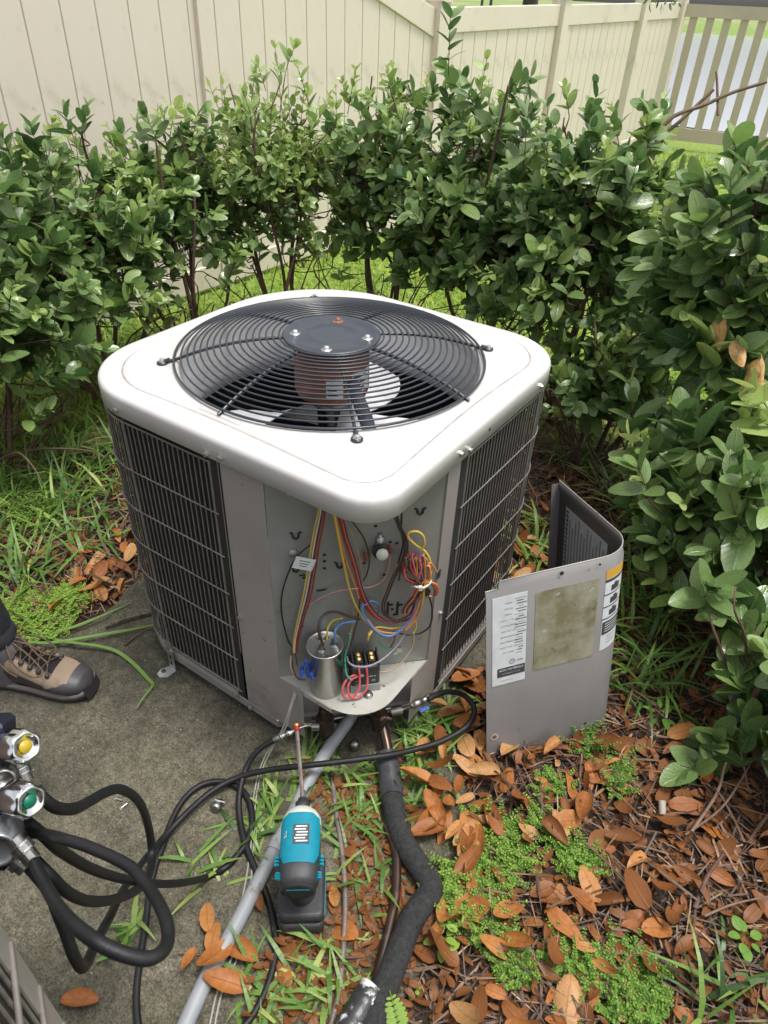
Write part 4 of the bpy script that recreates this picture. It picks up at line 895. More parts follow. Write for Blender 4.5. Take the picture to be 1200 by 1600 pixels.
text('ASSEMBLED IN USA', .0052, AM @ Matrix.Translation((-PL+.0595, -.00165, PH_-.254)) @ FF, M['inkgrey'], rl, ex=.0001)
tl('MADE IN U.S.A.', .0045, -PL+.05, PH_-.274, 'inkgrey', rl)
# hazard sticker wrapped on the curve
def curve_patch(t0, t1, z0, z1, m, name, par=ap, d=.0006):
    q = MB(); T = np.linspace(t0, t1, 7); q.loft([[(-PRr+(PRr+d)*math.sin(t), PRr-(PRr+d)*math.cos(t), z) for t in T] for z in (z0, z1)], closed=False); return aobj(name, q, m, par)
hz = curve_patch(.10, .80, PH_-.26, PH_-.035, 'white_label', 'hazard_sticker')
curve_patch(.10, .80, PH_-.058, PH_-.035, 'orange_ink', 'orange_header', hz, .0009); curve_patch(.10, .80, PH_-.068, PH_-.060, 'ink', 'black_rule', hz, .0009)
for k in range(3):
    zc = PH_-.085-.034*k; curve_patch(.10, .80, zc-.0185, zc-.0150, 'ink', 'black_rule', hz, .0009)
    curve_patch(.30, .62, zc-.010, zc+.006, 'ink', 'warning_pictogram', hz, .0009); curve_patch(.40, .52, zc-.004, zc+.011, 'ink', 'warning_pictogram', hz, .0011)
curve_patch(.12, .78, PH_-.215, PH_-.178, 'ink', 'warning_block', hz, .0009)
for k in range(4): curve_patch(.2, .7, PH_-.186-.007*k, PH_-.184-.007*k, 'white_label', 'print_line', hz, .0011)
for k in range(3): curve_patch(.3, .66, PH_-.226-.009*k, PH_-.223-.009*k, 'inkgrey', 'print_line', hz, .0009)
# wiring chart on the inside of the back leg
q = MB(); q.box((-.0013-.0005, .225, PH_-.16), (.0008, .20, .20)); ch = aobj('wiring_chart', q, 'white_label')
for k in range(13):
    y_ = .14+.0145*k; z_ = .085+.02*math.sin(k*1.7)
    q = MB(); q.box((-.0024, y_, PH_-.16), (.0006, .0058, z_*2-.02)); aobj('chart_column', q, 'inkgrey', ch)
for k in range(14):
    q = MB(); q.box((-.0027, .315, PH_-.07-.013*k), (.0006, .012, .004)); aobj('print_line', q, 'ink', ch)
# holes, rust ring, scuffs
def disc(x, z, r, m, name, d=.0016): q = MB(); q.lathe([(r, 0), (r, .0006)], (x, -.0004, z), (0, -1, 0), n=14); return aobj(name, q, m)
disc(-PL+.02, .085, .0105, 'shelf', 'paint_chip'); disc(-PL+.02, .085, .006, 'rust', 'screw_hole'); disc(-.19, PH_-.013, .005, 'dark', 'screw_hole'); disc(-.10, .045, .0035, 'dark', 'screw_hole')
disc(-PL+.012, .012, .004, 'dark', 'screw_hole'); disc(-.10, PH_-.013, .003, 'dark', 'dimple')
q = MB(); q.lathe([(.005, 0), (.005, .0006)], (-.0045, .14, PH_-.02), (-1, 0, 0), n=12); aobj('screw_hole', q, 'dark')
# ------------------------------------------------------------ hiking boot and leg of the technician
toe = Vector(P(149, 1084, SZ)); heel_dir = Vector((-.88, -.40, 0)).normalized()
BM = Matrix.Translation(toe) @ frame(-heel_dir).to_4x4()      # +x to the toe, origin at the toe tip
person = thing('person', 'person in a tan and black laced hiking boot standing at the left edge', 'person', Matrix.Translation(toe+heel_dir*.22))
def bo(name, mb, m, par): mb.v = [tuple(BM @ Vector(p)) for p in mb.v]; return obj(name, mb, m, par)
M['suede'] = mat('tan_suede', (.20, .145, .10), .8, 0, (.26, .195, .14), 9, bump=.3, bscale=300, spots=[((.12, .09, .07), 14, .62, .1)])
M['mesh_g'] = mat('grey_mesh_fabric', (.075, .07, .075), .75, 0, (.11, .10, .11), 60, bump=.3, bscale=500)
M['toecap'] = mat('dark_toe_rubber', (.028, .027, .029), .5, 0, (.045, .043, .045), 12, spots=[((.13, .13, .14), 24, .68, .04)])
M['sole'] = mat('sole_rubber', (.022, .022, .023), .6); M['midsole'] = mat('grey_midsole', (.18, .155, .14), .6, 0, (.12, .105, .095), 10)
M['lace'] = mat('brown_lace', (.115, .07, .035), .7, 0, (.04, .028, .02), 160)
M['cloth'] = mat('dark_trouser', (.018, .02, .028), .8, 0, (.028, .03, .04), 50, bump=.3, bscale=200)
def fo(x, z0, z1, wl, wr, e=2.3, n=24):       # one foot section at distance x behind the toe
    out_ = []
    for k in range(n):
        t = 2*math.pi*k/n; c_, s_ = math.cos(t), math.sin(t); w = wl if c_ > 0 else wr
        out_.append((-x, w*math.copysign(abs(c_)**(2/e), c_), (z0+z1)/2+(z1-z0)/2*math.copysign(abs(s_)**(2/e), s_)))
    return out_
FS = [(.004, .030, .040, .012, .010), (.008, .024, .050, .024, .022), (.02, .02, .062, .038, .034), (.04, .018, .070, .048, .043), (.07, .018, .077, .053, .047), (.10, .018, .088, .053, .046), (.13, .018, .103, .050, .043), (.16, .018, .120, .047, .041), (.19, .02, .14, .043, .039), (.215, .02, .165, .040, .037)]
q = MB(); q.loft([fo(*s_) for s_ in FS]+[[(-.300+(.085*math.cos(t) if math.cos(t) > 0 else .02*math.cos(t)), .042*math.sin(t)*1.0, z) for t in np.linspace(math.pi/2*0, 2*math.pi, 24, endpoint=False)] for z in ()], cap0=True, cap1=True)
foot = bo('boot', q, M['suede'], person)
def anklering(z, cx_, a, b, n=28): return [(cx_-(.018 if z > .14 else 0)+a*math.cos(t), b*math.sin(t), z) for t in np.linspace(0, 2*math.pi, n, endpoint=False)]
q = MB(); q.loft([anklering(.018, -.232, .062, .040), anklering(.06, -.230, .064, .043), anklering(.10, -.226, .060, .043), anklering(.135, -.224, .055, .043), anklering(.17, -.226, .056, .046), anklering(.178, -.227, .050, .040)], cap0=True, cap1=True); bo('ankle_shaft', q, M['mesh_g'], foot)
q = MB(); q.loft([anklering(.150, -.226, .064, .054), anklering(.165, -.226, .068, .058), anklering(.185, -.227, .064, .054), anklering(.20, -.228, .058, .05)]); bo('padded_collar', q, M['cloth'], foot)
def band(x0, x1, za, zb, grow, m, name, th_=(0, 24), fz=None):
    """strip hugging the boot: angle range in 24ths, between x0..x1"""
    q = MB(); rows = []
    for x in np.linspace(x0, x1, 12):
        import bisect
        i = max(0, min(len(FS)-2, bisect.bisect([f_[0] for f_ in FS], x)-1)); a, b = FS[i], FS[i+1]; t = (x-a[0])/(b[0]-a[0]); s_ = [a[k]*(1-t)+b[k]*t for k in range(5)]
        sec_ = fo(x, s_[1]-grow, s_[2]+grow, s_[3]+grow, s_[4]+grow, n=48)
        lo_, hi_ = (th_ if fz is None else fz(x)); row = [sec_[int(round(k)) % 48] for k in np.linspace(lo_*2, hi_*2, 17)]; rows.append(row)
    q.loft(rows, closed=False); return bo(name, q, m, foot)
band(.004, .044, 0, 0, .0016, M['toecap'], 'toe_cap', fz=lambda x: (-3, 15))
band(.040, .10, 0, 0, .0015, M['toecap'], 'toe_wrap', fz=lambda x: (-4, 3.6-(x-.04)*70)); band(.040, .10, 0, 0, .0015, M['toecap'], 'toe_wrap', fz=lambda x: (8.4+(x-.04)*70, 16))
band(.10, .214, 0, 0, .0014, M['mesh_g'], 'side_panel', fz=lambda x: (-3, .7)); band(.10, .214, 0, 0, .0014, M['mesh_g'], 'side_panel', fz=lambda x: (11.3, 15))
band(.085, .214, 0, 0, .0022, M['mesh_g'], 'tongue', fz=lambda x: (4.2, 7.8))
# sole
def solo(g, z): 
    pts = [(.003-0, 0, 0)]; L_ = []
    for x, w, v in ((-.001, .002, 0), (.002, .018, 0), (.010, .032, 0), (.03, .046, 0), (.06, .054, 0), (.10, .054, 0), (.15, .046, 0), (.20, .041, 0), (.26, .042, 0), (.29, .034, 0), (.298, .014, 0)): L_.append((-x, w+g))
    R__ = [(-x, -(w*.9+g)) for x, w in ((.298, .014), (.29, .034), (.26, .042), (.20, .040), (.15, .042), (.10, .048), (.06, .049), (.03, .043), (.010, .031), (.002, .017))]
    return [(x, y, z+max(0, .012-.25*abs(x))*(1 if z < .03 else .6)) for x, y in L_+R__]
q = MB(); q.loft([solo(-.004, .001), solo(0, .004), solo(.001, .012), solo(-.001, .013)], cap0=True, smooth=False); so = bo('outsole', q, M['sole'], foot)
q = MB(); q.loft([solo(-.0005, .0125), solo(.002, .018), solo(.0015, .026), solo(-.004, .029)], smooth=True); bo('midsole', q, M['midsole'], foot)
q = MB(); q.loft([[(-x*1.0, y, z) for x, y, z in ((.0, -.03, .012), (-.003, -.018, .012), (-.006, 0, .012), (-.003, .018, .012), (0, .03, .012))], [(-x, y, z) for x, y, z in ((.006, -.031, .046), (.0, -.018, .047), (-.002, 0, .048), (0, .018, .047), (.006, .031, .046))]], closed=False); bo('toe_bumper', q, M['sole'], foot)
# eyelets and laces
def surf(x, ang, g=.003):
    import bisect
    i = max(0, min(len(FS)-2, bisect.bisect([f_[0] for f_ in FS], x)-1)); a, b = FS[i], FS[i+1]; t = (x-a[0])/(b[0]-a[0]); s_ = [a[k]*(1-t)+b[k]*t for k in range(5)]
    c_, sn = math.cos(ang), math.sin(ang); w = s_[3] if c_ > 0 else s_[4]
    return Vector((-x, (w+g)*math.copysign(abs(c_)**.87, c_), (s_[1]+s_[2])/2+((s_[2]-s_[1])/2+g)*math.copysign(abs(sn)**.87, sn)))
prev = None
for k in range(6):
    x = .092+.021*k; pr = []
    for sg in (-1, 1):
        a = math.pi/2-sg*.62; c = surf(x, a, .002); nn = (c-Vector((-x, 0, .05))).normalized(); q = MB(); q.lathe([(.0065, 0), (.0065, .003), (.004, .005), (.0001, .0055)], c, nn, n=10); bo('lace_hook', q, M['sole'], foot); pr.append(surf(x, a, .006))
    if prev:
        for s_ in (0, 1): q = MB(); q.tube(crom([prev[s_], surf(x-.010, math.pi/2, .008), pr[1-s_]], 5), .0022, 6); bo('lace', q, M['lace'], foot)
    prev = pr
t0 = surf(.196, math.pi/2, .01)
for loop in ([(.0, .0, .0), (.03, .02, .004), (.07, .035, -.018), (.105, .025, -.035), (.10, .0, -.032), (.05, .002, -.008), (0, 0, 0)], [(0, 0, 0), (.02, -.03, .0), (.05, -.055, -.025), (.09, -.058, -.05), (.105, -.04, -.048), (.06, -.02, -.015), (0, 0, 0)], [(0, 0, 0), (.03, .01, .0), (.08, -.01, -.025), (.11, -.02, -.038)], [(0, 0, 0), (-.02, -.035, .01), (.02, -.06, -.03), (.05, -.062, -.055)]):
    q = MB(); q.tube(crom([t0+Vector(v) for v in loop], 6), .0023, 6); bo('lace_bow', q, M['lace'], foot)
# lower leg in dark trousers
q = MB(); q.loft([anklering(z, cx_, a, b, 24) for z, cx_, a, b in ((.17, -.228, .058, .05), (.20, -.23, .066, .058), (.26, -.233, .060, .056), (.36, -.24, .068, .062), (.46, -.238, .068, .064), (.54, -.225, .066, .062), (.62, -.215, .078, .072), (.80, -.22, .088, .085), (.95, -.22, .095, .09))], cap0=True, cap1=True); bo('trouser_leg', q, M['cloth'], person)

# ------------------------------------------------------------ second condenser at the lower left corner
E0 = Vector(PD(92, 1600, .66)); hv = Vector(ray(-160, -40)); hv.z = 0; hv.normalize(); lv = Vector((-hv.y, hv.x, 0))
UM = Matrix.Translation((E0.x, E0.y, SZ)) @ Matrix((-hv, lv, Vector((0, 0, 1)))).transposed().to_4x4()    # +x toward the camera side, +y away left
ac2 = thing('air_conditioner', 'second outdoor unit with wire side guard, only its edge showing at bottom left', 'air conditioner', UM)
UH = 1.02; UW = .62
def ub(name, mb, m, par=ac2): mb.v = [tuple(UM @ Vector(p)) for p in mb.v]; return obj(name, mb, m, par)
q = MB(); q.box((UW/2, UW/2, .04), (UW, UW, .06)); ub('base_pan', q, M['panel'])
q = MB(); q.box((UW/2, UW/2, UH+.02), (UW+.02, UW+.02, .055), bev=.012); ub('lid', q, M['lid'])
q = MB(); q.box((UW/2, UW/2, .51), (UW-.09, UW-.09, .94)); ub('coil', q, M['coil'])
q = MB(); q.box((-.0, .016, .52), (.006, .036, .96), bev=.002); q.box((.014, -.002, .52), (.028, .005, .96), bev=.0015); ub('corner_post', q, M['panel'])
q = MB(); q.box((UW-.015, .01, .42), (.03, .012, .74)); ub('corner_post', q, M['panel']); q = MB(); q.box((.01, UW-.015, .42), (.012, .03, .74)); ub('corner_post', q, M['panel'])
q = MB(); q.tube([(0, 0, .06), (0, 0, UH-.01)], .0021, 5); vm2 = mesh('wire', q, M['wire'])
gg = MB(); gg.tube([(.0, -.001, .07), (UW, -.001, .07)], .003, 5); g1 = ub('wire_grille', gg, M['wire'])
gg = MB(); gg.tube([(-.001, 0, .07), (-.001, UW, .07)], .003, 5); g2 = ub('wire_grille', gg, M['wire'])
rotz = UM.to_3x3().to_4x4()
for k in range(1, 40):
    t = .022+.0148*k
    if t < UW-.01: inst('wire', vm2, UM @ Matrix.Translation((t, -.001, 0)), g1); inst('wire', vm2, UM @ Matrix.Translation((-.001, t, 0)), g2)
for k in range(0, 11):
    z = .07+.087*k
    q = MB(); q.tube([(.006, -.005, z), (UW, -.005, z)], .0026, 5); ub('cross_wire', q, M['wire'], g1)
    q = MB(); q.tube([(-.005, .006, z), (-.005, UW, z)], .0026, 5); ub('cross_wire', q, M['wire'], g2)
# ------------------------------------------------------------ foliage tools
NP = np.random.default_rng(11)
def leaf_mat(name, ramp_cols, under, rough=.35, trans=.18, vein=(.2, .26, .12), veinamt=.5, wet=0, spots=None, silver=0, mott=.22, msc=60, side=.45, spec=.5):
    """leaf attribute: x along the leaf, y across (0 at the midrib), z tone"""
    m = bpy.data.materials.new(name); m.use_nodes = True; t = m.node_tree; n = t.nodes; L = t.links; b = n['Principled BSDF']; b.inputs['Roughness'].default_value = rough; b.inputs['Specular IOR Level'].default_value = spec
    at_ = n.new('ShaderNodeAttribute'); at_.attribute_name = 'leaf'; sp = n.new('ShaderNodeSeparateXYZ'); L.new(at_.outputs['Vector'], sp.inputs[0])
    r = n.new('ShaderNodeValToRGB'); e = r.color_ramp.elements
    while len(e) < len(ramp_cols): e.new(.5)
    for k, (p, c) in enumerate(ramp_cols): e[k].position = p; e[k].color = (*c, 1)
    tc = n.new('ShaderNodeTexCoord'); nz = n.new('ShaderNodeTexNoise'); nz.inputs['Scale'].default_value = msc; nz.inputs['Detail'].default_value = 4; L.new(tc.outputs['Object'], nz.inputs['Vector'])
    ma = n.new('ShaderNodeMath'); ma.operation = 'MULTIPLY_ADD'; L.new(nz.outputs['Fac'], ma.inputs[0]); ma.inputs[1].default_value = mott; L.new(sp.outputs['Z'], ma.inputs[2])
    sb = n.new('ShaderNodeMath'); sb.operation = 'SUBTRACT'; L.new(ma.outputs[0], sb.inputs[0]); sb.inputs[1].default_value = mott/2; L.new(sb.outputs[0], r.inputs[0])
    # midrib and side veins
    mr = n.new('ShaderNodeMapRange'); mr.inputs['From Min'].default_value = .02; mr.inputs['From Max'].default_value = .14; mr.inputs['To Min'].default_value = 1; mr.inputs['To Max'].default_value = 0; L.new(sp.outputs['Y'], mr.inputs['Value'])
    sv = n.new('ShaderNodeMath'); sv.operation = 'MULTIPLY_ADD'; L.new(sp.outputs['Y'], sv.inputs[0]); sv.inputs[1].default_value = -.28; L.new(sp.outputs['X'], sv.inputs[2])
    s2 = n.new('ShaderNodeMath'); s2.operation = 'MULTIPLY'; L.new(sv.outputs[0], s2.inputs[0]); s2.inputs[1].default_value = 50; s3 = n.new('ShaderNodeMath'); s3.operation = 'SINE'; L.new(s2.outputs[0], s3.inputs[0])
    s4 = n.new('ShaderNodeMapRange'); s4.inputs['From Min'].default_value = .82; s4.inputs['From Max'].default_value = 1; s4.inputs['To Max'].default_value = side; L.new(s3.outputs[0], s4.inputs['Value'])
    mxv = n.new('ShaderNodeMath'); mxv.operation = 'MAXIMUM'; L.new(mr.outputs[0], mxv.inputs[0]); L.new(s4.outputs[0], mxv.inputs[1])
    mv = n.new('ShaderNodeMath'); mv.operation = 'MULTIPLY'; L.new(mxv.outputs[0], mv.inputs[0]); mv.inputs[1].default_value = veinamt
    x = n.new('ShaderNodeMix'); x.data_type = 'RGBA'; L.new(mv.outputs[0], x.inputs['Factor']); L.new(r.outputs[0], x.inputs['A']); x.inputs['B'].default_value = (*vein, 1)
    cur = x.outputs['Result']
    if spots:
        nz2 = n.new('ShaderNodeTexNoise'); nz2.inputs['Scale'].default_value = spots[1]; L.new(tc.outputs['Object'], nz2.inputs['Vector']); mm = n.new('ShaderNodeMapRange'); mm.inputs['From Min'].default_value = spots[2]; mm.inputs['From Max'].default_value = spots[2]+.08; L.new(nz2.outputs['Fac'], mm.inputs['Value'])
        y = n.new('ShaderNodeMix'); y.data_type = 'RGBA'; L.new(mm.outputs[0], y.inputs['Factor']); L.new(cur, y.inputs['A']); y.inputs['B'].default_value = (*spots[0], 1); cur = y.outputs['Result']
    ge = n.new('ShaderNodeNewGeometry'); z = n.new('ShaderNodeMix'); z.data_type = 'RGBA'; L.new(ge.outputs['Backfacing'], z.inputs['Factor']); L.new(cur, z.inputs['A'])
    if under is None: z.inputs['Factor'].default_value = 0; L.new(cur, z.inputs['B'])
    else:
        un = n.new('ShaderNodeMix'); un.data_type = 'RGBA'; un.inputs['Factor'].default_value = .6; L.new(cur, un.inputs['A']); un.inputs['B'].default_value = (*under, 1); L.new(un.outputs['Result'], z.inputs['B'])
    L.new(z.outputs['Result'], b.inputs['Base Color'])
    bp = n.new('ShaderNodeBump'); bp.inputs['Strength'].default_value = .5; bp.inputs['Distance'].default_value = .0015; bp.invert = True; L.new(mxv.outputs[0], bp.inputs['Height']); L.new(bp.outputs[0], b.inputs['Normal'])
    if wet:      # rain drops and wet sheen
        v = n.new('ShaderNodeTexNoise'); v.inputs['Scale'].default_value = 25; L.new(tc.outputs['Object'], v.inputs['Vector']); q_ = n.new('ShaderNodeMapRange'); q_.inputs['From Min'].default_value = .4; q_.inputs['From Max'].default_value = .6; q_.inputs['To Min'].default_value = .16; q_.inputs['To Max'].default_value = .42; L.new(v.outputs['Fac'], q_.inputs['Value']); L.new(q_.outputs[0], b.inputs['Roughness'])
    if trans:
        tr = n.new('ShaderNodeBsdfTranslucent'); L.new(z.outputs['Result'], tr.inputs['Color']); ms = n.new('ShaderNodeMixShader'); ms.inputs[0].default_value = trans; out = n['Material Output']
        L.new(b.outputs[0], ms.inputs[1]); L.new(tr.outputs[0], ms.inputs[2]); L.new(ms.outputs[0], out.inputs['Surface'])
    return m
M['leaf'] = leaf_mat('shrub_leaf', [(0, (.022, .052, .018)), (.3, (.060, .135, .042)), (.55, (.135, .245, .078)), (.78, (.30, .44, .11)), (1, (.55, .66, .21))], (.20, .29, .09), .32, .32, (.20, .34, .10), .4, wet=1, spec=.8)
M['dead'] = leaf_mat('fallen_leaf', [(0, (.022, .011, .007)), (.22, (.024, .011, .007)), (.42, (.075, .026, .011)), (.56, (.22, .066, .018)), (.72, (.44, .16, .032)), (.86, (.55, .28, .085)), (1, (.62, .42, .20))], (.26, .10, .03), .5, .08, (.24, .09, .03), .3, spots=((.06, .024, .012), 30, .62), mott=.5, msc=7, side=.12, spec=.28)
M['grass'] = leaf_mat('grass_blade', [(0, (.04, .085, .02)), (.4, (.085, .19, .035)), (.7, (.17, .29, .05)), (1, (.36, .42, .12))], None, .42, .3, (.2, .3, .08), .12)
M['lawn'] = leaf_mat('lawn_blade', [(0, (.09, .16, .02)), (.4, (.22, .36, .035)), (.75, (.38, .50, .06)), (1, (.55, .52, .18))], None, .5, .35, (.2, .3, .08), 0)
M['straw'] = leaf_mat('dry_straw', [(0, (.05, .03, .02)), (.4, (.15, .085, .05)), (.75, (.33, .21, .12)), (1, (.50, .38, .24))], None, .6, 0, (.3, .2, .1), 0)
M['weed'] = leaf_mat('feathery_weed', [(0, (.07, .15, .02)), (.5, (.14, .29, .035)), (1, (.34, .48, .07))], None, .5, .35, (.3, .5, .1), .1)
M['bark'] = mat('reddish_bark', (.075, .042, .03), .75, 0, (.15, .085, .06), 35, bump=.6, bscale=120)
M['twig'] = mat('pale_twig', (.20, .13, .09), .7, 0, (.10, .06, .04), 30)

def leaf_tpl(wid=.42, fold=.25, curl=.25, rows=(0, .07, .25, .5, .75, .91, .975, 1), base=.3, cup=0, tw=0, blunt=1.0, cols=1):
    """leaf along +x, unit length; returns verts, tri/quad faces, (t, |v|)"""
    V, A, F = [], [], []
    def w(t): return wid/2*(math.sin(math.pi*min(1, t**.92))**.56 if blunt > .9 else math.sin(math.pi*t**.8)**blunt)
    for i, t in enumerate(rows):
        zc = -curl*t*t+cup*math.sin(t*9)
        if i == 0 or i == len(rows)-1: V.append((t, 0, zc)); A.append((t, 0)); continue
        ww = max(w(t), .01); tz = tw*(t-.5)
        for v in (-1, 0, 1):
            V.append((t, v*ww, zc+abs(v)*ww*fold+v*tz*ww)); A.append((t, abs(v)))
    n = len(rows)-2
    F.append((0, 2, 1)); F.append((0, 3, 2))
    for i in range(n-1):
        a = 1+3*i; F += [(a, a+1, a+4, a+3), (a+1, a+2, a+5, a+4)]
    a = 1+3*(n-1); e = 1+3*n; F += [(a, a+1, e), (a+1, a+2, e)]
    return np.array(V), F, np.array(A)
def blade_tpl(wid=.08, curl=.5, rows=(0, .3, .6, .85, 1)):
    V, A, F = [], [], []
    for i, t in enumerate(rows):
        w = wid/2*(1-t**2.2)*(.7+.3*min(1, t*5)); x = t*math.cos(curl*t*.8); z = -curl*t*t*.6
        if i == len(rows)-1: V.append((x, 0, z)); A.append((t, .5))
        else: V += [(x, -w, z+.15*w), (x, w, z+.15*w)]; A += [(t, .6), (t, .6)]
    for i in range(len(rows)-2): a = 2*i; F.append((a, a+1, a+3, a+2))
    a = 2*(len(rows)-2); F.append((a, a+1, a+2)); return np.array(V), F, np.array(A)
def set_attr(me, arr):
    a = me.attributes.new('leaf', 'FLOAT_VECTOR', 'POINT'); a.data.foreach_set('vector', np.asarray(arr, dtype=np.float32).ravel())
def tpl_mesh(name, tpl, tone, m):
    V, F, A = tpl; me = bpy.data.meshes.new(name); me.from_pydata([tuple(v) for v in V], [], F); set_attr(me, np.c_[A, np.full(len(A), tone)]); me.polygons.foreach_set('use_smooth', [True]*len(F)); me.materials.append(m); return me
def scatter(name, tpls, idx, R, T, tone, m, parent=None, kind='stuff'):
    """one joined mesh: R (N,3,3) scaled rotations, T (N,3) places, idx template per item"""
    VV, AA, LI, LT = [], [], [], []; off = 0
    for k, (V, F, A) in enumerate(tpls):
        s_ = np.where(idx == k)[0]
        if not len(s_): continue
        v = np.einsum('nij,vj->nvi', R[s_], V)+T[s_][:, None, :]; nv = len(V)
        VV.append(v.reshape(-1, 3)); a = np.zeros((len(s_), nv, 3)); a[:, :, :2] = A[None]; a[:, :, 2] = tone[s_][:, None]; AA.append(a.reshape(-1, 3))
        fl = np.array([i for f_ in F for i in f_]); ln = np.array([len(f_) for f_ in F])
        LI.append((fl[None]+(np.arange(len(s_))*nv)[:, None]+off).ravel()); LT.append(np.tile(ln, len(s_))); off += len(s_)*nv
    VV = np.concatenate(VV); 
    if parent is not None: VV = VV-np.array(wm(parent).translation)
    AA = np.concatenate(AA); LI = np.concatenate(LI); LT = np.concatenate(LT)
    me = bpy.data.meshes.new(name); me.vertices.add(len(VV)); me.vertices.foreach_set('co', VV.astype(np.float32).ravel())
    me.loops.add(len(LI)); me.loops.foreach_set('vertex_index', LI.astype(np.int32)); me.polygons.add(len(LT)); st = np.concatenate([[0], np.cumsum(LT)[:-1]])
    me.polygons.foreach_set('loop_start', st.astype(np.int32)); me.polygons.foreach_set('loop_total', LT.astype(np.int32)); me.polygons.foreach_set('use_smooth', np.ones(len(LT), bool)); set_attr(me, AA); me.materials.append(m); me.update(); me.validate()
    ob = bpy.data.objects.new(name, me); COL.objects.link(ob)
    if parent is not None: ob.parent = parent
    if kind: ob['kind'] = kind
    WM[ob.name] = Matrix.Identity(4) if parent is None else wm(parent); return ob
def rotm(X, up, L):
    """(N,3) directions and approximate normals -> (N,3,3) with scale L"""
    X = X/np.linalg.norm(X, axis=1)[:, None]; Y = np.cross(up, X); Y /= np.maximum(1e-6, np.linalg.norm(Y, axis=1))[:, None]; Z = np.cross(X, Y)
    return np.stack([X, Y, Z], axis=2)*np.asarray(L)[:, None, None]
LT_ = [leaf_tpl(.54, .18, .12), leaf_tpl(.58, .30, .22), leaf_tpl(.50, .10, .30), leaf_tpl(.56, .35, -.08), leaf_tpl(.62, .22, .05)]
TONES = (.12, .28, .42, .55, .7, .85, 1.0)
LM = [[tpl_mesh('leaf', t, tn, M['leaf']) for tn in TONES] for t in LT_]
DT = [leaf_tpl(.50, .35, .25), leaf_tpl(.46, .7, -.25, tw=.6), leaf_tpl(.52, .1, .5, cup=.03, tw=-.5), leaf_tpl(.44, 1.1, .2, cup=.02), leaf_tpl(.55, .25, -.5, tw=.9), leaf_tpl(.50, -.4, .35, cup=.03, tw=.3)]
DTONE = (.2, .38, .53, .68, .82, .97)
DM_ = [[tpl_mesh('leaf', t, tn, M['dead']) for tn in DTONE] for t in DT]
_bl = [leaf_tpl(.46, .8, .6, tw=.5)]
CURLD = tpl_mesh('leaf', leaf_tpl(.62, .8, .7, cup=.08, tw=1.5), .93, M['dead'])

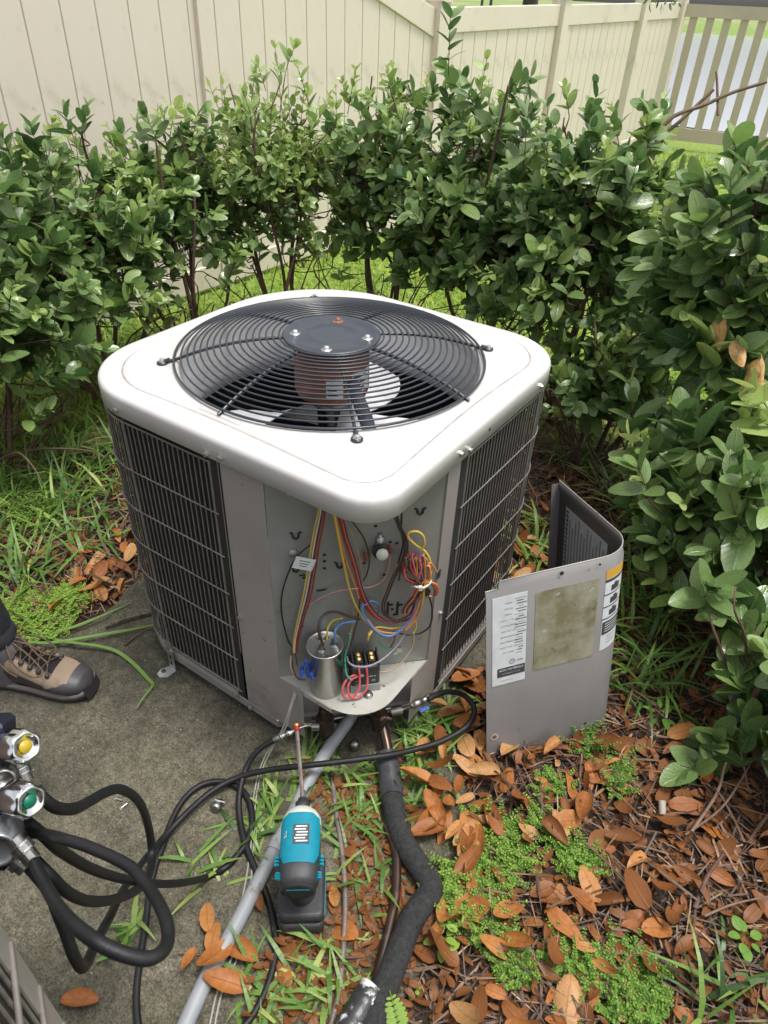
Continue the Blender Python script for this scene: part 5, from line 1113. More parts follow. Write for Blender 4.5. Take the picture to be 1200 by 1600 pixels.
def shrub(label, base, crown, rx, ry, rz, ntw, leaf_len, n_stem=6, young=.1, seed=1, nobj=300, low=.15, side=None, deadn=0, twl=.16):
    g_ = np.random.default_rng(seed); base = np.array(base, float); base[2] = GZ-.01; crown = np.array(crown, float)
    o = thing('shrub', label, 'shrub', tuple(base), 'leafy evergreen shrubs round the air conditioner')
    stems = []
    for k in range(n_stem):
        a = 2*math.pi*k/n_stem+g_.uniform(-.4, .4); b0 = base+np.array([.05*math.cos(a), .05*math.sin(a), 0])
        tp = crown+np.array([rx*.6*math.cos(a)*g_.uniform(.4, 1.1), ry*.6*math.sin(a)*g_.uniform(.4, 1.1), rz*g_.uniform(.35, .95)])
        mid = b0*.55+tp*.45+g_.normal(0, .075, 3); mid[2] = base[2]+(tp[2]-base[2])*.40; m2 = b0*.2+tp*.8+g_.normal(0, .055, 3)
        c = crom([b0, mid, m2, tp], 6); rs = np.linspace(g_.uniform(.008, .013), .003, len(c)); q = MB(); q.tube(c, rs, 6); obj('stem', q, M['bark'], o); stems.append(np.array([tuple(p) for p in c]))
    ST = np.concatenate(stems)
    Tw = MB(); X_, U_, T_, L_, tone_ = [], [], [], [], []
    for k in range(ntw):
        u = g_.normal(size=3); u /= np.linalg.norm(u)
        if u[2] < -.35: u[2] *= -.6
        rad = g_.uniform(.12, 1)**.5*g_.uniform(.80, 1.18); p = crown+u*np.array([rx, ry, rz])*rad
        if p[2] < base[2]+low: p[2] = base[2]+low+g_.uniform(0, .25)
        d = u*np.array([1, 1, .6])*.8+np.array([0, 0, g_.uniform(.1, 1.0)])+g_.normal(0, .3, 3); d /= np.linalg.norm(d)
        tl_ = twl*g_.uniform(.6, 1.3)
        if g_.random() < .10 and u[2] > .2: d = d*.5+np.array([0, 0, 1.]); d /= np.linalg.norm(d); p = p+d*g_.uniform(.02, .12); tl_ *= 1.5
        st = p-d*tl_
        dd_ = np.linalg.norm(ST-st, axis=1)+.6*np.maximum(0, ST[:, 2]-st[2]); j = ST[np.argmin(dd_)]
        if k % 2 == 0: Tw.tube(crom([j, (j+st)/2+g_.normal(0, .02, 3)+np.array([0, 0, -.02]), st], 3), [.003]*6+[.002], 3, caps=False)
        bend = g_.normal(0, .08, 3); pts = [st+d*tl_*t+bend*tl_*t*t for t in (0, .33, .66, 1)]; Tw.tube(pts, [.0022, .0019, .0015, .001], 3, caps=False)
        hrel = (p[2]-(crown[2]-rz))/(2*rz); yt = g_.random() < young*(.3+1.6*max(0, hrel-.3))
        npair = int(g_.integers(4, 7)); s1 = np.cross(d, g_.normal(size=3)); s1 /= np.linalg.norm(s1); s2 = np.cross(d, s1)
        bt_ = g_.normal(.44, .18); lf_ = g_.uniform(.75, 1.2)
        for a in range(npair):
            t = .22+.78*(a+.5*g_.random())/npair; pos = st+d*tl_*t+bend*tl_*t*t; s_ = s1 if a % 2 else s2
            f_ = a/(npair-1)
            for sg in (-1, 1):
                if g_.random() < .1: continue
                op = g_.uniform(.6, 1.25)*(1-.40*f_); x = d*math.cos(op)+s_*sg*math.sin(op)+g_.normal(0, .2, 3); x[2] -= .25*(1-f_)*g_.random()
                up = d*.9+np.array([0, 0, .85])+g_.normal(0, .5, 3)-s_*sg*.3
                X_.append(x); U_.append(up); T_.append(pos); ll = lf_*leaf_len*g_.uniform(.7, 1.2)*(1-.35*f_ if not yt else .75-.35*f_); L_.append(ll)
                tone_.append(np.clip((bt_+.12*f_+g_.normal(0, .08)) if not yt else .72+.28*f_+g_.normal(0, .05), .03, 1))
    X_, U_, T_, L_, tone_ = map(np.array, (X_, U_, T_, L_, tone_)); R = rotm(X_, U_, L_); 
    for k in range(16):
        a = g_.uniform(0, 2*math.pi); b0 = base+np.array([.09*math.cos(a), .09*math.sin(a), g_.uniform(0, .1)]); e0 = base+np.array([rx*math.cos(a), ry*math.sin(a), 0])*g_.uniform(.5, 1.1); e0[2] = base[2]+g_.uniform(.15, .5)
        Tw.tube(crom([b0, (b0+e0)/2+g_.normal(0, .05, 3), e0, e0+g_.normal(0, .08, 3)], 4), np.linspace(.005, .0015, 13), 4, caps=False)
    obj('twigs', Tw, M['bark'], o, kind='stuff')
    idx = g_.integers(0, len(LT_), len(L_))
    dv = T_-CAM; z = dv@FW; px = 600+FPX*(dv@RT)/z; py = 800-FPX*(dv@UP)/z
    sc_ = L_/z*((px > -10) & (px < 1210) & (py > -10) & (py < 1610) & (z > .1)); cz = (crown-CAM)@FW; sc_ = sc_*(1+.9*np.clip((cz-z)/rx, -1, 1))
    pickd = np.argsort(-sc_)[:nobj]; pickd = pickd[sc_[pickd] > 0]
    rest = np.ones(len(L_), bool); rest[pickd] = False
    for i in pickd:
        k = int(np.argmin(abs(np.array(TONES)-tone_[i]))); Mx = Matrix(((*R[i][0], T_[i][0]), (*R[i][1], T_[i][1]), (*R[i][2], T_[i][2]), (0, 0, 0, 1))); inst('leaf', LM[idx[i]][k], Mx, o)
    scatter('foliage', LT_, idx[rest], R[rest], T_[rest], tone_[rest], M['leaf'], o)
    return o
# crowns placed from the survey
SH = [
 ('shrub at the left edge with low leafy branches reaching toward the ground', (-1.50, -.12), (-1.56, -.02, .44), .48, .46, .62, 430, .100, 6, .10),
 ('left shrub with grey green leaves against the tall fence planks', (-1.62, .48), (-1.64, .45, .52), .40, .44, .58, 360, .096, 5, .12),
 ('shrub behind the back left of the unit with bare twiggy lower stems', (-1.58, .98), (-1.60, .96, .66), .36, .42, .48, 300, .092, 6, .30),
 ('shrub topped with pale new shoots directly behind the fan', (-1.38, 1.42), (-1.42, 1.40, .62), .40, .40, .56, 380, .090, 6, .6),
 ('shrub behind the unit just left of the low fence post', (-1.00, 1.74), (-1.02, 1.74, .62), .40, .38, .56, 380, .094, 6, .32),
 ('dense dark shrub behind the right half of the unit', (-.50, 1.78), (-.50, 1.72, .56), .46, .42, .63, 560, .098, 7, .16),
 ('tall dense shrub with reddish bare stems below the picket fence', (.0, 1.60), (.0, 1.58, .55), .42, .42, .62, 520, .102, 7, .16),
]
for k, (lab, b, c, rx, ry, rz, nt_, ll, ns, yg) in enumerate(SH): shrub(lab, (*b, 0), (c[0], c[1], c[2]-.05+(.05 if k > 2 else 0)-(.05 if k in (2, 3, 4) else 0)), rx, ry, rz-.03+(.03 if k > 2 else 0)+(.05 if k in (2, 3, 4) else 0), int(nt_*(.8 if k < 5 else .92)), ll*.88, ns, yg*1.5, seed=20+k, nobj=300, low=.16)
c_ = PD(1180, 470, 2.0); shrub('near shrub with big glossy leaves and dead curled leaves at the right edge', (c_[0], c_[1], 0), c_, .36, .36, .50, 290, .108, 6, .12, seed=40, nobj=300, low=.2)
c_ = PD(945, 600, 2.6); shrub('low leafy shrub in the gap right of the unit with lawn showing through it', (c_[0], c_[1], 0), c_, .26, .26, .26, 110, .085, 5, .12, seed=44, nobj=300, low=.2)
c_ = PD(1185, 800, 1.92); shrub('right shrub whose lower twigs spread over the ground beside the metal panel', (c_[0], c_[1], 0), c_, .40, .40, .44, 250, .108, 5, .10, seed=42, nobj=300, low=.10, twl=.2)
c_ = PD(1265, 1120, 1.62); shrub('low shrub with large veined leaves hanging over the litter at right', (c_[0], c_[1], 0), c_, .26, .26, .26, 90, .105, 5, .10, seed=41, nobj=300, low=.06, twl=.2)
SHR = [o for o in bpy.data.objects if o.name.startswith('shrub')]
nearS = [o for o in SHR if 'curled' in o['label']][0]
# curled dead leaves caught in the shrubs
for (x, y, d) in ((1125, 505, 1.75), (1150, 530, 1.72), (1165, 570, 1.75), (1190, 560, 1.7), (1060, 330, 2.3), (940, 300, 2.5), (1120, 400, 1.95)):
    p = PD(x, y, d); a = NP.normal(size=3); a[2] = -abs(a[2])-.5; R = rotm(a[None], np.array([[0, .3, 1.]])+NP.normal(0, .5, (1, 3)), [.062])[0]
    o_ = inst('dead_leaf', CURLD, Matrix(((*R[0], p[0]), (*R[1], p[1]), (*R[2], p[2]), (0, 0, 0, 1))), nearS if x > 1050 else SHR[6])
# cut bare branches poking out at the upper right
for pts, r in (([(880, 560, 2.75), (940, 400, 2.55), (1000, 250, 2.45), (1062, 190, 2.4), (1115, 140, 2.35)], .010), ([(900, 560, 2.7), (1010, 235, 2.42), (1110, 160, 2.35), (1198, 128, 2.3)], .009), ([(1165, 420, 1.9), (1168, 330, 1.9), (1174, 222, 1.9)], .008), ([(1122, 180, 2.35), (1120, 120, 2.35), (1118, 112, 2.35)], .005)):
    q = MB(); c = crom([PD(*p) for p in pts], 5); q.tube(c, np.linspace(r, r*.55, len(c)), 6); obj('cut_branch', q, M['twig'] if r > .0085 else M['bark'], SHR[6] if pts[0][0] < 1100 else nearS)

# ------------------------------------------------------------ where things may lie
def inside(p, poly):
    c = False; j = len(poly)-1
    for i in range(len(poly)):
        if (poly[i][1] > p[1]) != (poly[j][1] > p[1]) and p[0] < (poly[j][0]-poly[i][0])*(p[1]-poly[i][1])/(poly[j][1]-poly[i][1])+poly[i][0]: c = not c
        j = i
    return c
def onslab(x, y): return inside((x, y), rr)
def under(x, y): return abs(x) < .40 and abs(y) < .40
def hgt(x, y): return SZ+.001 if onslab(x, y) else gz(x, y)+.002
def sample(poly, n, g_=NP, z=GZ):
    """uniform on the ground inside a polygon given in photo pixels"""
    W_ = [P(x, y, z)[:2] for x, y in poly]; x0, x1 = min(p[0] for p in W_), max(p[0] for p in W_); y0, y1 = min(p[1] for p in W_), max(p[1] for p in W_); out_ = []
    while len(out_) < n:
        p = (g_.uniform(x0, x1), g_.uniform(y0, y1))
        if inside(p, W_) and not under(*p): out_.append(p)
    return np.array(out_)
RIGHT = [(700, 1060), (760, 1000), (800, 900), (900, 880), (1010, 900), (1060, 1080), (1230, 1150), (1230, 1640), (620, 1640), (640, 1560), (690, 1440), (690, 1300), (650, 1190)]
RIGHT_ALL = [(700, 1050), (780, 860), (860, 740), (1000, 720), (1230, 900), (1230, 1640), (610, 1640), (640, 1540), (690, 1440), (690, 1300), (640, 1190)]
LEFT = [(-30, 800), (60, 760), (200, 720), (215, 800), (235, 900), (150, 965), (60, 1000), (-30, 1020)]
# mulch and dark rotting leaves (one mass)
def flat(n, tilt, g_=NP):
    a = g_.uniform(0, 2*math.pi, n); X = np.c_[np.cos(a), np.sin(a), g_.normal(0, tilt, n)]; U = np.c_[g_.normal(0, tilt*1.3, (n, 2)), np.ones(n)]; return X, U
pts = np.concatenate([sample(RIGHT_ALL, 3600), sample(LEFT, 450), sample([(840, 640), (1010, 640), (1010, 760), (820, 780)], 250)]); n = len(pts)
T = np.array([(x, y, hgt(x, y)+abs(NP.normal(0, .012))) for x, y in pts]); X, U = flat(n, .35)
tone = np.clip(NP.normal(.03, .12, n)+(NP.random(n) < .08)*.4, .0, .8); keepm = np.array([not onslab(x, y) or NP.random() < .08 for x, y in pts])
scatter('rotting_leaf_mulch', DT, NP.integers(0, 6, n)[keepm], rotm(X, U, NP.uniform(.010, .036, n)*(1+.5*(NP.random(n) < .12)))[keepm], T[keepm], tone[keepm], M['dead'])
ST_ = [blade_tpl(.045, .15, (0, .35, .7, 1)), blade_tpl(.03, .5, (0, .35, .7, 1)), blade_tpl(.06, .3, (0, .35, .7, 1))]
pts = np.concatenate([sample(RIGHT_ALL, 5200), sample(LEFT, 1500), sample([(-30, 560), (230, 600), (210, 800), (-30, 900)], 1400), sample([(840, 640), (1010, 640), (1010, 760), (820, 780)], 900)]); n = len(pts)
kk = np.array([not onslab(x, y) or NP.random() < .04 for x, y in pts]); X, U = flat(n, .22); T = np.array([(x, y, hgt(x, y)+abs(NP.normal(.004, .012))) for x, y in pts])
scatter('dry_straw_and_needles', ST_, NP.integers(0, 3, n)[kk], rotm(X, U, NP.uniform(.025, .13, n))[kk], T[kk], np.clip(NP.normal(.24, .24, n), 0, 1)[kk], M['straw'])
# soil, straw and crumbs washed onto the slab among the pipes
MID = [(470, 1130), (620, 1130), (640, 1260), (680, 1400), (640, 1600), (380, 1600), (400, 1500), (520, 1440), (530, 1300), (470, 1230)]
pts = sample(MID, 1500); n = len(pts); X, U = flat(n, .2); T = np.array([(x, y, hgt(x, y)+abs(NP.normal(.002, .004))) for x, y in pts])
scatter('soil_crumbs_on_slab', DT+ST_, NP.integers(0, 9, n), rotm(X, U, NP.uniform(.008, .032, n)), T, np.clip(NP.normal(.12, .12, n), 0, .6), M['dead'])
# individual fallen leaves
def fallen(poly, n, label, group, tone=(.5, .18), size=(.036, .085), lift=(.006, .03), seed=0, name='fallen_leaf', ok=None):
    g_ = np.random.default_rng(seed); pts_ = []; tries = 0
    W_ = [P(x, y, GZ+.01)[:2] for x, y in poly]
    while len(pts_) < n and tries < 6000:
        tries += 1; p = sample(poly, 1, g_)[0]
        if all((p[0]-q_[0])**2+(p[1]-q_[1])**2 > .028**2 for q_ in pts_) and (ok is None or ok(*p)): pts_.append(p)
    for p in pts_:
        a = g_.uniform(0, 2*math.pi); s_ = g_.uniform(*size); k = int(g_.integers(0, 6)); t = int(np.argmin(abs(np.array(DTONE)-g_.normal(*tone))))
        X = np.array([[math.cos(a), math.sin(a), g_.normal(.05, .22)]]); U = np.array([[g_.normal(0, .3), g_.normal(0, .3), 1]]); R = rotm(X, U, [s_])[0]*np.array([1, g_.uniform(.75, 1.25), g_.uniform(.6, 1.8)])[None]; z = hgt(*p)+g_.uniform(*lift)
        o_ = inst(name, DM_[k][t], Matrix(((*R[0], p[0]), (*R[1], p[1]), (*R[2], z), (0, 0, 0, 1)))); sz_ = 'large' if s_ > size[0]*.35+size[1]*.65 else ('small' if s_ < size[0]*.7+size[1]*.3 else 'mid sized'); tag(o_, '%s %s %s %s' % (sz_, ('dark brown', 'brown', 'russet', 'orange brown', 'orange', 'pale tan')[t], ('folded', 'twisted', 'curled', 'rolled', 'warped', 'cupped')[k], label), 'leaf', group)
notslab = lambda x, y: not onslab(x, y)
fallen([(690, 1080), (757, 1050), (760, 1190), (900, 1170), (960, 1160), (900, 1330), (690, 1330), (650, 1230)], 74, 'leaf in the pile round the foot of the metal panel', 'fallen leaves heaped at the metal panel', (.66, .24), seed=1, lift=(.01, .045))
fallen([(690, 1050), (700, 1030), (770, 950), (900, 890), (850, 800), (800, 860), (690, 1070)], 22, 'leaf in the gap between the unit and the metal panel', 'fallen leaves between unit and panel', (.66, .2), seed=2, lift=(.01, .04))
fallen([(668, 1240), (700, 1240), (745, 1330), (735, 1430), (705, 1400), (695, 1340)], 14, 'leaf lying against the foam covered pipe', 'fallen leaves beside the foam pipe', (.74, .1), (.06, .09), seed=3, ok=None, lift=(.012, .04))
fallen([(900, 1170), (1060, 1150), (1130, 1280), (1060, 1420), (900, 1330)], 46, 'leaf in the wet dark litter right of the metal panel', 'fallen leaves right of the panel', (.44, .22), (.032, .085), seed=4)
fallen([(700, 1400), (860, 1380), (1010, 1420), (1000, 1560), (760, 1620), (660, 1560)], 52, 'leaf in the litter at the bottom of the picture', 'fallen leaves in the bottom litter', (.56, .26), (.032, .085), seed=5)
fallen([(1010, 1420), (1130, 1300), (1220, 1330), (1220, 1600), (1010, 1600)], 30, 'leaf on the dark mulch in the lower right corner', 'fallen leaves in the lower right corner', (.36, .18), (.04, .08), seed=6)
fallen([(130, 850), (225, 830), (232, 895), (160, 955), (90, 945)], 30, 'leaf in the drift against the left corner of the unit', 'fallen leaves left of the unit', (.68, .18), seed=7, lift=(.01, .04))
for (x, y, a, s_, k, t, lab) in ((328, 1462, .4, .06, 0, 4, 'upper round orange leaf touching the grey conduit on the slab'), (362, 1476, 2.6, .075, 4, 3, 'broad mottled orange leaf resting on the grey conduit'), (330, 1496, .1, .06, 0, 4, 'lower oval orange leaf left of the grey conduit'), (308, 1486, 2.9, .045, 1, 3, 'small tilted orange leaf at the left of the conduit leaf cluster'), (403, 1502, 1.2, .085, 3, 3, 'long curled brown leaf between conduit and black hose'), (390, 1545, 1.5, .085, 1, 3, 'drooping orange brown leaf below the cluster by the black hose'), (410, 1425, .5, .045, 3, 0, 'small dark red leaf under the bend of the black hose'),
    (155, 1565, 1.6, .07, 3, 2, 'crumpled rusty leaf on bare slab near the bottom left'), (187, 922, .2, .05, 0, 4, 'single tan leaf on the broken slab edge left of the unit'), (560, 1465, 1.2, .08, 2, 3, 'mottled orange leaf between the thin line and copper pipe'), (525, 1418, .3, .045, 0, 4, 'small orange leaf touching the battery of the driver'), (465, 1500, .9, .06, 2, 1, 'dark leaf in the grass below the driver'), (455, 1540, .9, .07, 5, 3, 'orange leaf in the grass at the bottom between hose and thin line'), (556, 1340, .9, .06, 2, 1, 'dark brown leaf among grass between thin line and foam pipe'), (730, 1205, 2.0, .12, 2, 1, 'big grey brown dead leaf behind the long black hose'), (1005, 1045, 1, .05, 2, 5, 'pale leaf below the shrub right of the metal panel'), (872, 1482, .2, .065, 0, 5, 'pale pink tan oval leaf lying flat in the bottom litter'), (925, 1500, 2.9, .085, 0, 4, 'large flat golden orange leaf near the bottom weeds')):
    R = rotm(np.array([[math.cos(a+2.1), math.sin(a+2.1), .05]]), np.array([[-.15, -.1, 1.]]), [s_])[0]; p = P(x, y, SZ+.012); z = hgt(p[0], p[1])+.014
    if 'conduit' in lab and 'between' not in lab: z += .012
    tag(inst('fallen_leaf', DM_[k][t], Matrix(((*R[0], p[0]), (*R[1], p[1]), (*R[2], z), (0, 0, 0, 1)))), lab, 'leaf')
# sticks
for pts, r, lab in (([(565, 1497, .0), (500, 1499, .005), (380, 1497, .0), (280, 1492, -.0)], .0028, 'thin red brown twig lying across the conduit, hose and copper lines'), ([(800, 1180, .01), (830, 1245, .0), (905, 1310, .01), (960, 1360, .01), (1035, 1435, 0)], .0028, 'long thin bent twig crossing the litter from the metal panel'), ([(1085, 1420, .0), (1105, 1370, .02), (1130, 1335, .05)], .0055, 'short thick broken stick standing up from the mulch at right'), ([(1100, 1432, .01), (1150, 1412, .02), (1210, 1400, .03)], .003, 'pale slender twig entering from the right edge'), ([(1080, 1300, .01), (1120, 1240, .04), (1135, 1190, .06), (1165, 1170, .07), (1215, 1150, .1)], .004, 'grey forked stick under the right shrub'), ([(1070, 1305, .0), (1125, 1265, .04), (1160, 1215, .06), (1180, 1175, .08)], .003, 'thinner grey stick crossing the forked one'), ([(1024, 1150, .01), (1045, 1153, .01), (1068, 1146, .012)], .004, 'short pale stick beside the dead leaf pile'), ([(1050, 1480, 0), (1058, 1540, .0), (1052, 1600, .0)], .0035, 'dark reddish stick pointing down at the bottom right'), ([(195, 1010, 0), (222, 990, .003), (260, 975, .004)], .0035, 'dark strip of bark on the cracked slab left of the unit')):
    q = MB(); c = []
    for x, y, h in pts: p = P(x, y, SZ+h); c.append((p[0], p[1], max(hgt(p[0], p[1])+.004, SZ+.002)+max(0, h)))
    c = crom(c, 5); q.tube(c, np.linspace(r, r*.6, len(c)), 6); tag(obj('stick', q, M['twig'] if 'pale' in lab or 'grey' in lab else M['bark']), lab, 'stick')
q = MB(); c = Vector(P(1036, 1270, GZ+.02)); q.tube([c+Vector((0, 0, -.005)), c+Vector((-.012, .02, .012))], .008, 8); tag(obj('cigarette_stub', q, mat('pale_stub', (.35, .32, .27), .7)), 'small pale cylindrical stub lying in the dark litter at right', 'stub')

# ------------------------------------------------------------ grass
BT = [blade_tpl(.10, .5), blade_tpl(.12, .9), blade_tpl(.085, .2), blade_tpl(.11, 1.2)]
def grass(name, polys, size, m='grass', tone=(.45, .2), clump=6, spread=.03, up=(.35, .9), wid=1, z=SZ, avoid=True, tpl=None):
    Xs, Us, Ts, Ls, Tn = [], [], [], [], []
    for poly, n in polys:
        pts_ = sample(poly, n, NP, z)
        for p in pts_:
            if avoid and onslab(*p) and NP.random() < 0: continue
            bt_ = NP.normal(*tone)
            for k in range(clump):
                a = NP.uniform(0, 2*math.pi); e = NP.uniform(*up); Xs.append((math.cos(a)*math.cos(e), math.sin(a)*math.cos(e), math.sin(e))); Us.append((-math.cos(a)*math.sin(e), -math.sin(a)*math.sin(e), math.cos(e)+.01))
                q_ = p+NP.normal(0, spread, 2); Ts.append((q_[0], q_[1], hgt(*q_)-.002)); Ls.append(NP.uniform(*size)); Tn.append(bt_+NP.normal(0, .08))
    Ls = np.array(Ls); T_ = tpl or BT
    scatter(name, T_, NP.integers(0, len(T_), len(Ls)), rotm(np.array(Xs), np.array(Us), Ls), np.array(Ts), np.clip(np.array(Tn), 0, 1), M[m])
grass('coarse_grass_tufts', [([(470, 1140), (600, 1130), (600, 1230), (540, 1260), (470, 1210)], 20), ([(530, 1250), (600, 1270), (610, 1340), (590, 1480), (545, 1470), (520, 1330)], 17), ([(500, 1480), (560, 1480), (570, 1600), (470, 1600)], 12), ([(380, 1230), (440, 1220), (440, 1320), (385, 1330)], 11), ([(285, 1330), (380, 1315), (372, 1370), (300, 1372)], 6), ([(380, 1520), (480, 1480), (480, 1610), (350, 1610)], 13),
    ([(625, 1100), (700, 1085), (720, 1160), (650, 1240), (620, 1180)], 34), ([(195, 1440), (230, 1430), (200, 1480), (150, 1500)], 3), ([(600, 1260), (650, 1200), (690, 1220), (640, 1290)], 8)], (.045, .11), clump=5, spread=.014, up=(.1, .9), tone=(.62, .18))
grass('long_grass', [([(-30, 740), (100, 700), (210, 690), (215, 800), (130, 880), (-30, 930)], 90), ([(820, 850), (870, 780), (870, 880), (800, 900)], 14), ([(985, 880), (1060, 880), (1060, 1110), (950, 1130)], 46), ([(850, 700), (1060, 700), (1180, 860), (1000, 880), (960, 780)], 80), ([(1080, 1470), (1200, 1480), (1200, 1600), (1080, 1600)], 5), ([(60, 470), (260, 480), (230, 700), (30, 700)], 90)], (.09, .24), clump=5, spread=.02, up=(.4, 1.35), tone=(.58, .2), tpl=[blade_tpl(.05, .6), blade_tpl(.06, 1.1), blade_tpl(.045, .3), blade_tpl(.055, .9)])
# lawn behind the shrubs, thinning with distance
def lawn():
    n = 90000; r = 1.5+(NP.random(n)**1.35)*7.5; a = NP.uniform(math.radians(20), math.radians(200), n); x = r*np.cos(a); y = r*np.sin(a)
    k = (x > -2.22) & (y < 10.4); d = np.c_[x, y, np.full(n, GZ)]-CAM; z = d@FW; px = 600+FPX*(d@RT)/z; py = 800-FPX*(d@UP)/z; k &= (px > -80) & (px < 1280) & (py < 1400) & (z > .3)
    x, y, r = x[k], y[k], r[k]; n = len(x); az = NP.uniform(0, 2*math.pi, n); e = NP.uniform(.5, 1.4, n); X = np.c_[np.cos(az)*np.cos(e), np.sin(az)*np.cos(e), np.sin(e)]; U = np.c_[-np.cos(az)*np.sin(e), -np.sin(az)*np.sin(e), np.cos(e)+.02]
    T = np.array([(a_, b_, gz(a_, b_)-.003) for a_, b_ in zip(x, y)]); L_ = NP.uniform(.035, .085, n)*(1+r*.10); pat = np.array([noise.noise((a_*3, b_*3, 0)) for a_, b_ in zip(x, y)])
    scatter('lawn_grass', [blade_tpl(.10, .5, (0, .5, 1)), blade_tpl(.12, .9, (0, .5, 1)), blade_tpl(.09, .2, (0, .5, 1))], NP.integers(0, 3, n), rotm(X, U, L_), T, np.clip(.5+.35*pat+NP.normal(0, .15, n), 0, 1), M['lawn'])
lawn()
# single long bent blades that cross the slab
for pts, lab in (([(-20, 985), (60, 1005), (160, 992), (235, 978), (262, 970)], 'long straw green blade lying along the slab edge by the boot'), ([(20, 975), (90, 1000), (165, 1012), (200, 1030), (232, 1062), (238, 1072), (224, 1090), (212, 1108)], 'long bent green grass blade hanging over the slab beside the boot'), ([(80, 990), (130, 975), (210, 940)], 'narrow green blade pointing up to the unit from the weeds'), ([(150, 1502), (175, 1490), (196, 1472), (200, 1450)], 'short green sprig on the slab near the hose bend')):
    q = MB(); c = crom([P(x, y, SZ+.012+.01*math.sin(i*1.3)) for i, (x, y) in enumerate(pts)], 5); w = np.array([math.sin(math.pi*(.12+.85*i/(len(c)-1))) for i in range(len(c))])*.0050; A_0, B_0 = [], []
    for i, p in enumerate(c):
        t = (c[min(i+1, len(c)-1)]-c[max(i-1, 0)]).normalized(); s_ = t.cross(Vector((0, 0, 1))).normalized()*w[i]; A_0.append(p-s_+Vector((0, 0, w[i]*.5))); B_0.append(p+s_+Vector((0, 0, w[i]*.3)))
    q.loft([A_0, [Vector(p) for p in c], B_0], closed=False); ob = tag(obj('grass_blade', q, M['grass']), lab, 'grass blade'); set_attr(ob.data, np.tile([.5, .5, .6], (len(ob.data.vertices), 1)))

# ------------------------------------------------------------ feathery bright weeds
WT = [leaf_tpl(.55, .2, .2, rows=(0, .4, .8, 1)), leaf_tpl(.7, .1, .1, rows=(0, .4, .8, 1))]
def weed(label, px, py, rad, nst, h=.03, tone=.6, seed=0, lf=.0085):
    g_ = np.random.default_rng(seed); c0 = P(px, py, GZ+.01); c0[2] = hgt(c0[0], c0[1]); X, U, T, L_ = [], [], [], []; q = MB()
    for k in range(nst):
        a = g_.uniform(0, 2*math.pi); rr_ = rad*g_.random()**.6; p = np.array([c0[0]+rr_*math.cos(a), c0[1]+rr_*math.sin(a), 0]); p[2] = hgt(p[0], p[1]); b = g_.uniform(0, 2*math.pi); d = np.array([math.cos(b)*.9, math.sin(b)*.9, g_.uniform(.25, 1.2)]); d /= np.linalg.norm(d); hh = h*g_.uniform(.6, 1.5)
        e = p+d*hh; q.tube([p, e], [.0011, .0006], 3, caps=False); s_ = np.cross(d, [0, 0, 1.]); s_ /= max(1e-6, np.linalg.norm(s_))
        for j in range(9):
            t = (j+1)/9; 
            for sg in (-1, 1): X.append(s_*sg+d*.5+g_.normal(0, .2, 3)); U.append(np.array([0, 0, 1.])+g_.normal(0, .2, 3)); T.append(p+d*hh*t); L_.append(lf*(1.25-.7*t)*g_.uniform(.8, 1.2))
    n = len(L_); o_ = thing('weed', label, 'weed', tuple(c0), 'bright green feathery weeds'); ob = obj('weed_stems', q, M['weed'], o_, kind='stuff'); set_attr(ob.data, np.tile([.5, .5, .4], (len(ob.data.vertices), 1)))
    scatter('weed_leaflets', WT, g_.integers(0, 2, n), rotm(np.array(X), np.array(U), np.array(L_)), np.array(T), np.clip(g_.normal(tone, .2, n), 0, 1), M['weed'], o_)
for k, a in enumerate((('large bright weed patch right of the foam pipe bend', 775, 1325, .060, 130, .035, .65), ('bright weed patch trailing down beside the bottom of the foam pipe', 735, 1400, .055, 110, .035, .65), ('fluffy weed tuft in the middle of the leaf litter', 905, 1345, .028, 60, .03, .6), ('small upright weed sprig below the metal panel', 862, 1235, .028, 36, .03, .6), ('sparse weed climbing the bottom corner of the metal panel', 915, 1165, .022, 16, .045, .35), ('weed sprigs among brown leaves right of the metal panel base', 965, 1220, .026, 24, .03, .45), ('weed mat along the bottom edge of the picture', 985, 1545, .060, 130, .028, .55), ('weed clump just above the bottom weed mat', 900, 1510, .042, 60, .028, .55), ('weed sprig left of the large flat golden leaf', 800, 1500, .034, 44, .028, .5), ('yellow green mossy weed cushion left of the unit', 112, 938, .050, 150, .022, .9), ('long yellow green weed cushion behind the boot', 30, 965, .085, 260, .025, .85), ('yellow weed tuft at the slab edge above the boot laces', 75, 985, .045, 110, .022, .85), ('dark fern like weed far left of the unit', 40, 770, .09, 60, .05, .15), ('pale weed tuft in the left grass', 50, 805, .06, 60, .04, .6), ('weed strand hanging in the litter centre', 850, 1290, .02, 26, .03, .6), ('weed beside the panel at its right', 960, 1180, .018, 12, .03, .4))):
    weed(a[0], a[1], a[2], a[3]*1.15, int(a[4]*1.7), h=a[5]*1.5, tone=a[6], seed=70+k)
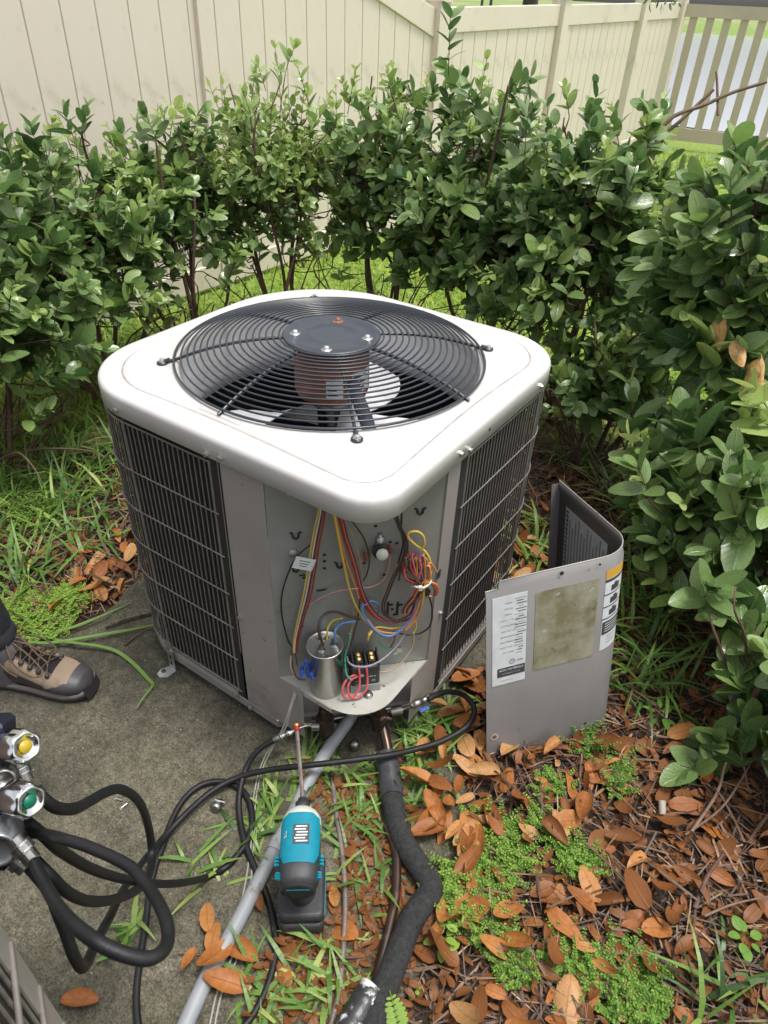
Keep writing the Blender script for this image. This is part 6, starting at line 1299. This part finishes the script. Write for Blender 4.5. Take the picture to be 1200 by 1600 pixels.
# little broad-leaved seedlings
def seedling(label, px, py, nl, ln, seed, wid=.6, h=.03, tone=.8):
    g_ = np.random.default_rng(seed); c0 = P(px, py, GZ+.02); c0[2] = hgt(c0[0], c0[1]); o_ = thing('seedling', label, 'seedling', tuple(c0), 'small green seedlings'); tp = leaf_tpl(wid, .15, .2); me = tpl_mesh('leaf', tp, tone, M['weed'])
    for k in range(nl):
        a = 2*math.pi*k/nl+g_.uniform(-.3, .3); s_ = np.array([c0[0], c0[1], c0[2]+h*g_.uniform(.6, 1.3)])+np.array([math.cos(a), math.sin(a), 0])*ln*g_.uniform(.2, .6)
        R = rotm(np.array([[math.cos(a), math.sin(a), g_.uniform(0, .5)]]), np.array([[0, 0, 1.]])+g_.normal(0, .2, (1, 3)), [ln*g_.uniform(.7, 1.1)])[0]; inst('leaf', me, Matrix(((*R[0], s_[0]), (*R[1], s_[1]), (*R[2], s_[2]), (0, 0, 0, 1))), o_)
        q = MB(); q.tube([c0, s_], .0009, 4); ob = obj('stalk', q, M['weed'], o_); set_attr(ob.data, np.tile([.5, .5, .4], (len(ob.data.vertices), 1)))
seedling('light green broad seedling at the right end of the taped pipe', 690, 1470, 5, .028, 1); seedling('seedling with round leaves near the right picture edge', 1160, 1470, 7, .026, 2, .8, tone=.5); seedling('upright pale shoot right of the metal panel', 1030, 1120, 6, .035, 3, .45, .035, tone=.45)
seedling('bright toothed seedling above the slab patch right of the pipes', 720, 1462, 4, .03, 4); seedling('tiny yellow green sprig beside the slab patch', 645, 1545, 5, .012, 5, .9, .01)
# pinnate weed leaf at the bottom edge
c0 = P(622, 1598, SZ+.03); fw = thing('fern_weed', 'bright green pinnate weed leaf rising at the bottom edge by the pipes', 'weed', tuple(c0)); d = np.array(P(612, 1560, SZ+.05))-c0; d /= np.linalg.norm(d); s_ = np.cross(d, [0, 0, 1.]); s_ /= np.linalg.norm(s_); me = tpl_mesh('leaflet', leaf_tpl(.5, .1, .1), .72, M['weed'])
q = MB(); q.tube([c0-d*.03, c0+d*.05], .001, 4); ob = obj('stalk', q, M['weed'], fw); set_attr(ob.data, np.tile([.5, .5, .6], (len(ob.data.vertices), 1)))
for k in range(9):
    for sg in (-1, 1):
        p = c0+d*(-.03+.0085*k); R = rotm((s_*sg+d*.25)[None], np.array([[0, -.2, 1.]]), [.021*math.sin(.5+k*.27)])[0]; inst('leaflet', me, Matrix(((*R[0], p[0]), (*R[1], p[1]), (*R[2], p[2]), (0, 0, 0, 1))), fw)

# ------------------------------------------------------------ trees beyond the fence
def tree(label, x, y, h, r, tr, seed, z0=0., low=.35, nl=5200, ll=.16):
    g_ = np.random.default_rng(seed); o_ = thing('tree', label, 'tree', (x, y, z0), 'trees beyond the fence'); q = MB(); q.tube(crom([(x, y, z0-.3), (x+.05, y, z0+h*.3), (x-.05, y+.1, z0+h*.6), (x, y, z0+h*.9)], 5), np.linspace(tr, tr*.25, 16), 10); obj('trunk', q, M['darkbark'], o_)
    for k in range(7):
        a = 2*math.pi*k/7; b = Vector((x, y, z0+h*g_.uniform(low, .7))); q = MB(); e = b+Vector((math.cos(a)*r*.7, math.sin(a)*r*.7, h*g_.uniform(.1, .25))); q.tube([b, b.lerp(e, .5)+Vector((0, 0, .1)), e], [tr*.3, tr*.2, tr*.08], 6); obj('limb', q, M['darkbark'], o_)
    cl_ = g_.normal(size=(40, 3)); cl_ /= np.linalg.norm(cl_, axis=1)[:, None]; cl_ = cl_*np.array([r, r, h*.35])*g_.uniform(.4, 1, (40, 1))+np.array([x, y, z0+h*.68]); i = g_.integers(0, 40, nl); T = cl_[i]+g_.normal(0, r*.16, (nl, 3)); X = g_.normal(size=(nl, 3)); U = g_.normal(size=(nl, 3))+np.array([0, 0, 1.2])
    scatter('crown', LT_, g_.integers(0, 5, nl), rotm(X, U, g_.uniform(.6, 1.3, nl)*ll), T, np.clip(g_.normal(.4, .15, nl), 0, 1), M['leaf'], o_); return o_
M['darkbark'] = mat('dark_bark', (.03, .025, .022), .9, 0, (.06, .05, .04), 8, bump=.8, bscale=20)
def ground_at(px, py, yy): d = ray(px, py); t = (yy-CAM[1])/d[1]; return CAM+d*t
for lab, px, yy, h, r, tr in (('tree whose dark trunk shows above the low fence', 826, 17, 9, 3, .22), ('slim far tree left of the dark trunk', 752, 40, 8, 2.2, .09), ('second slim far tree beside the first', 766, 42, 8, 2.2, .10)):
    p = ground_at(px, 5, yy); tree(lab, p[0], yy, h, r, tr, int(px), z0=-.45 if yy < 20 else -.62, low=.5)
# bank in front of the water for the near tree and overhanging branch with small dark leaves
p = PD(1035, -60, 6.2)
br_ = thing('hanging_branch', 'dark leafy branch tip hanging into the top of the picture over the fence', 'branch', tuple(p)); q = MB(); q.tube(crom([p+np.array([-.6, .8, .9]), p+np.array([-.2, .2, .35]), p, PD(1040, 2, 6.2)], 5), np.linspace(.02, .004, 16), 6); obj('limb', q, M['darkbark'], br_)
me = tpl_mesh('leaf', leaf_tpl(.4, .2, .2), .1, M['leaf'])
for k in range(46):
    px_, py_ = NP.uniform(1012, 1062), NP.uniform(-40, 12); c_ = PD(px_, py_ if py_ < 6 or px_ < 1050 else 0, 6.2+NP.normal(0, .05)); R = rotm(np.array([[NP.normal(0, .5), NP.normal(0, .5), -1.]]), NP.normal(size=(1, 3)), [NP.uniform(.04, .07)])[0]; inst('leaf', me, Matrix(((*R[0], c_[0]), (*R[1], c_[1]), (*R[2], c_[2]), (0, 0, 0, 1))), br_)
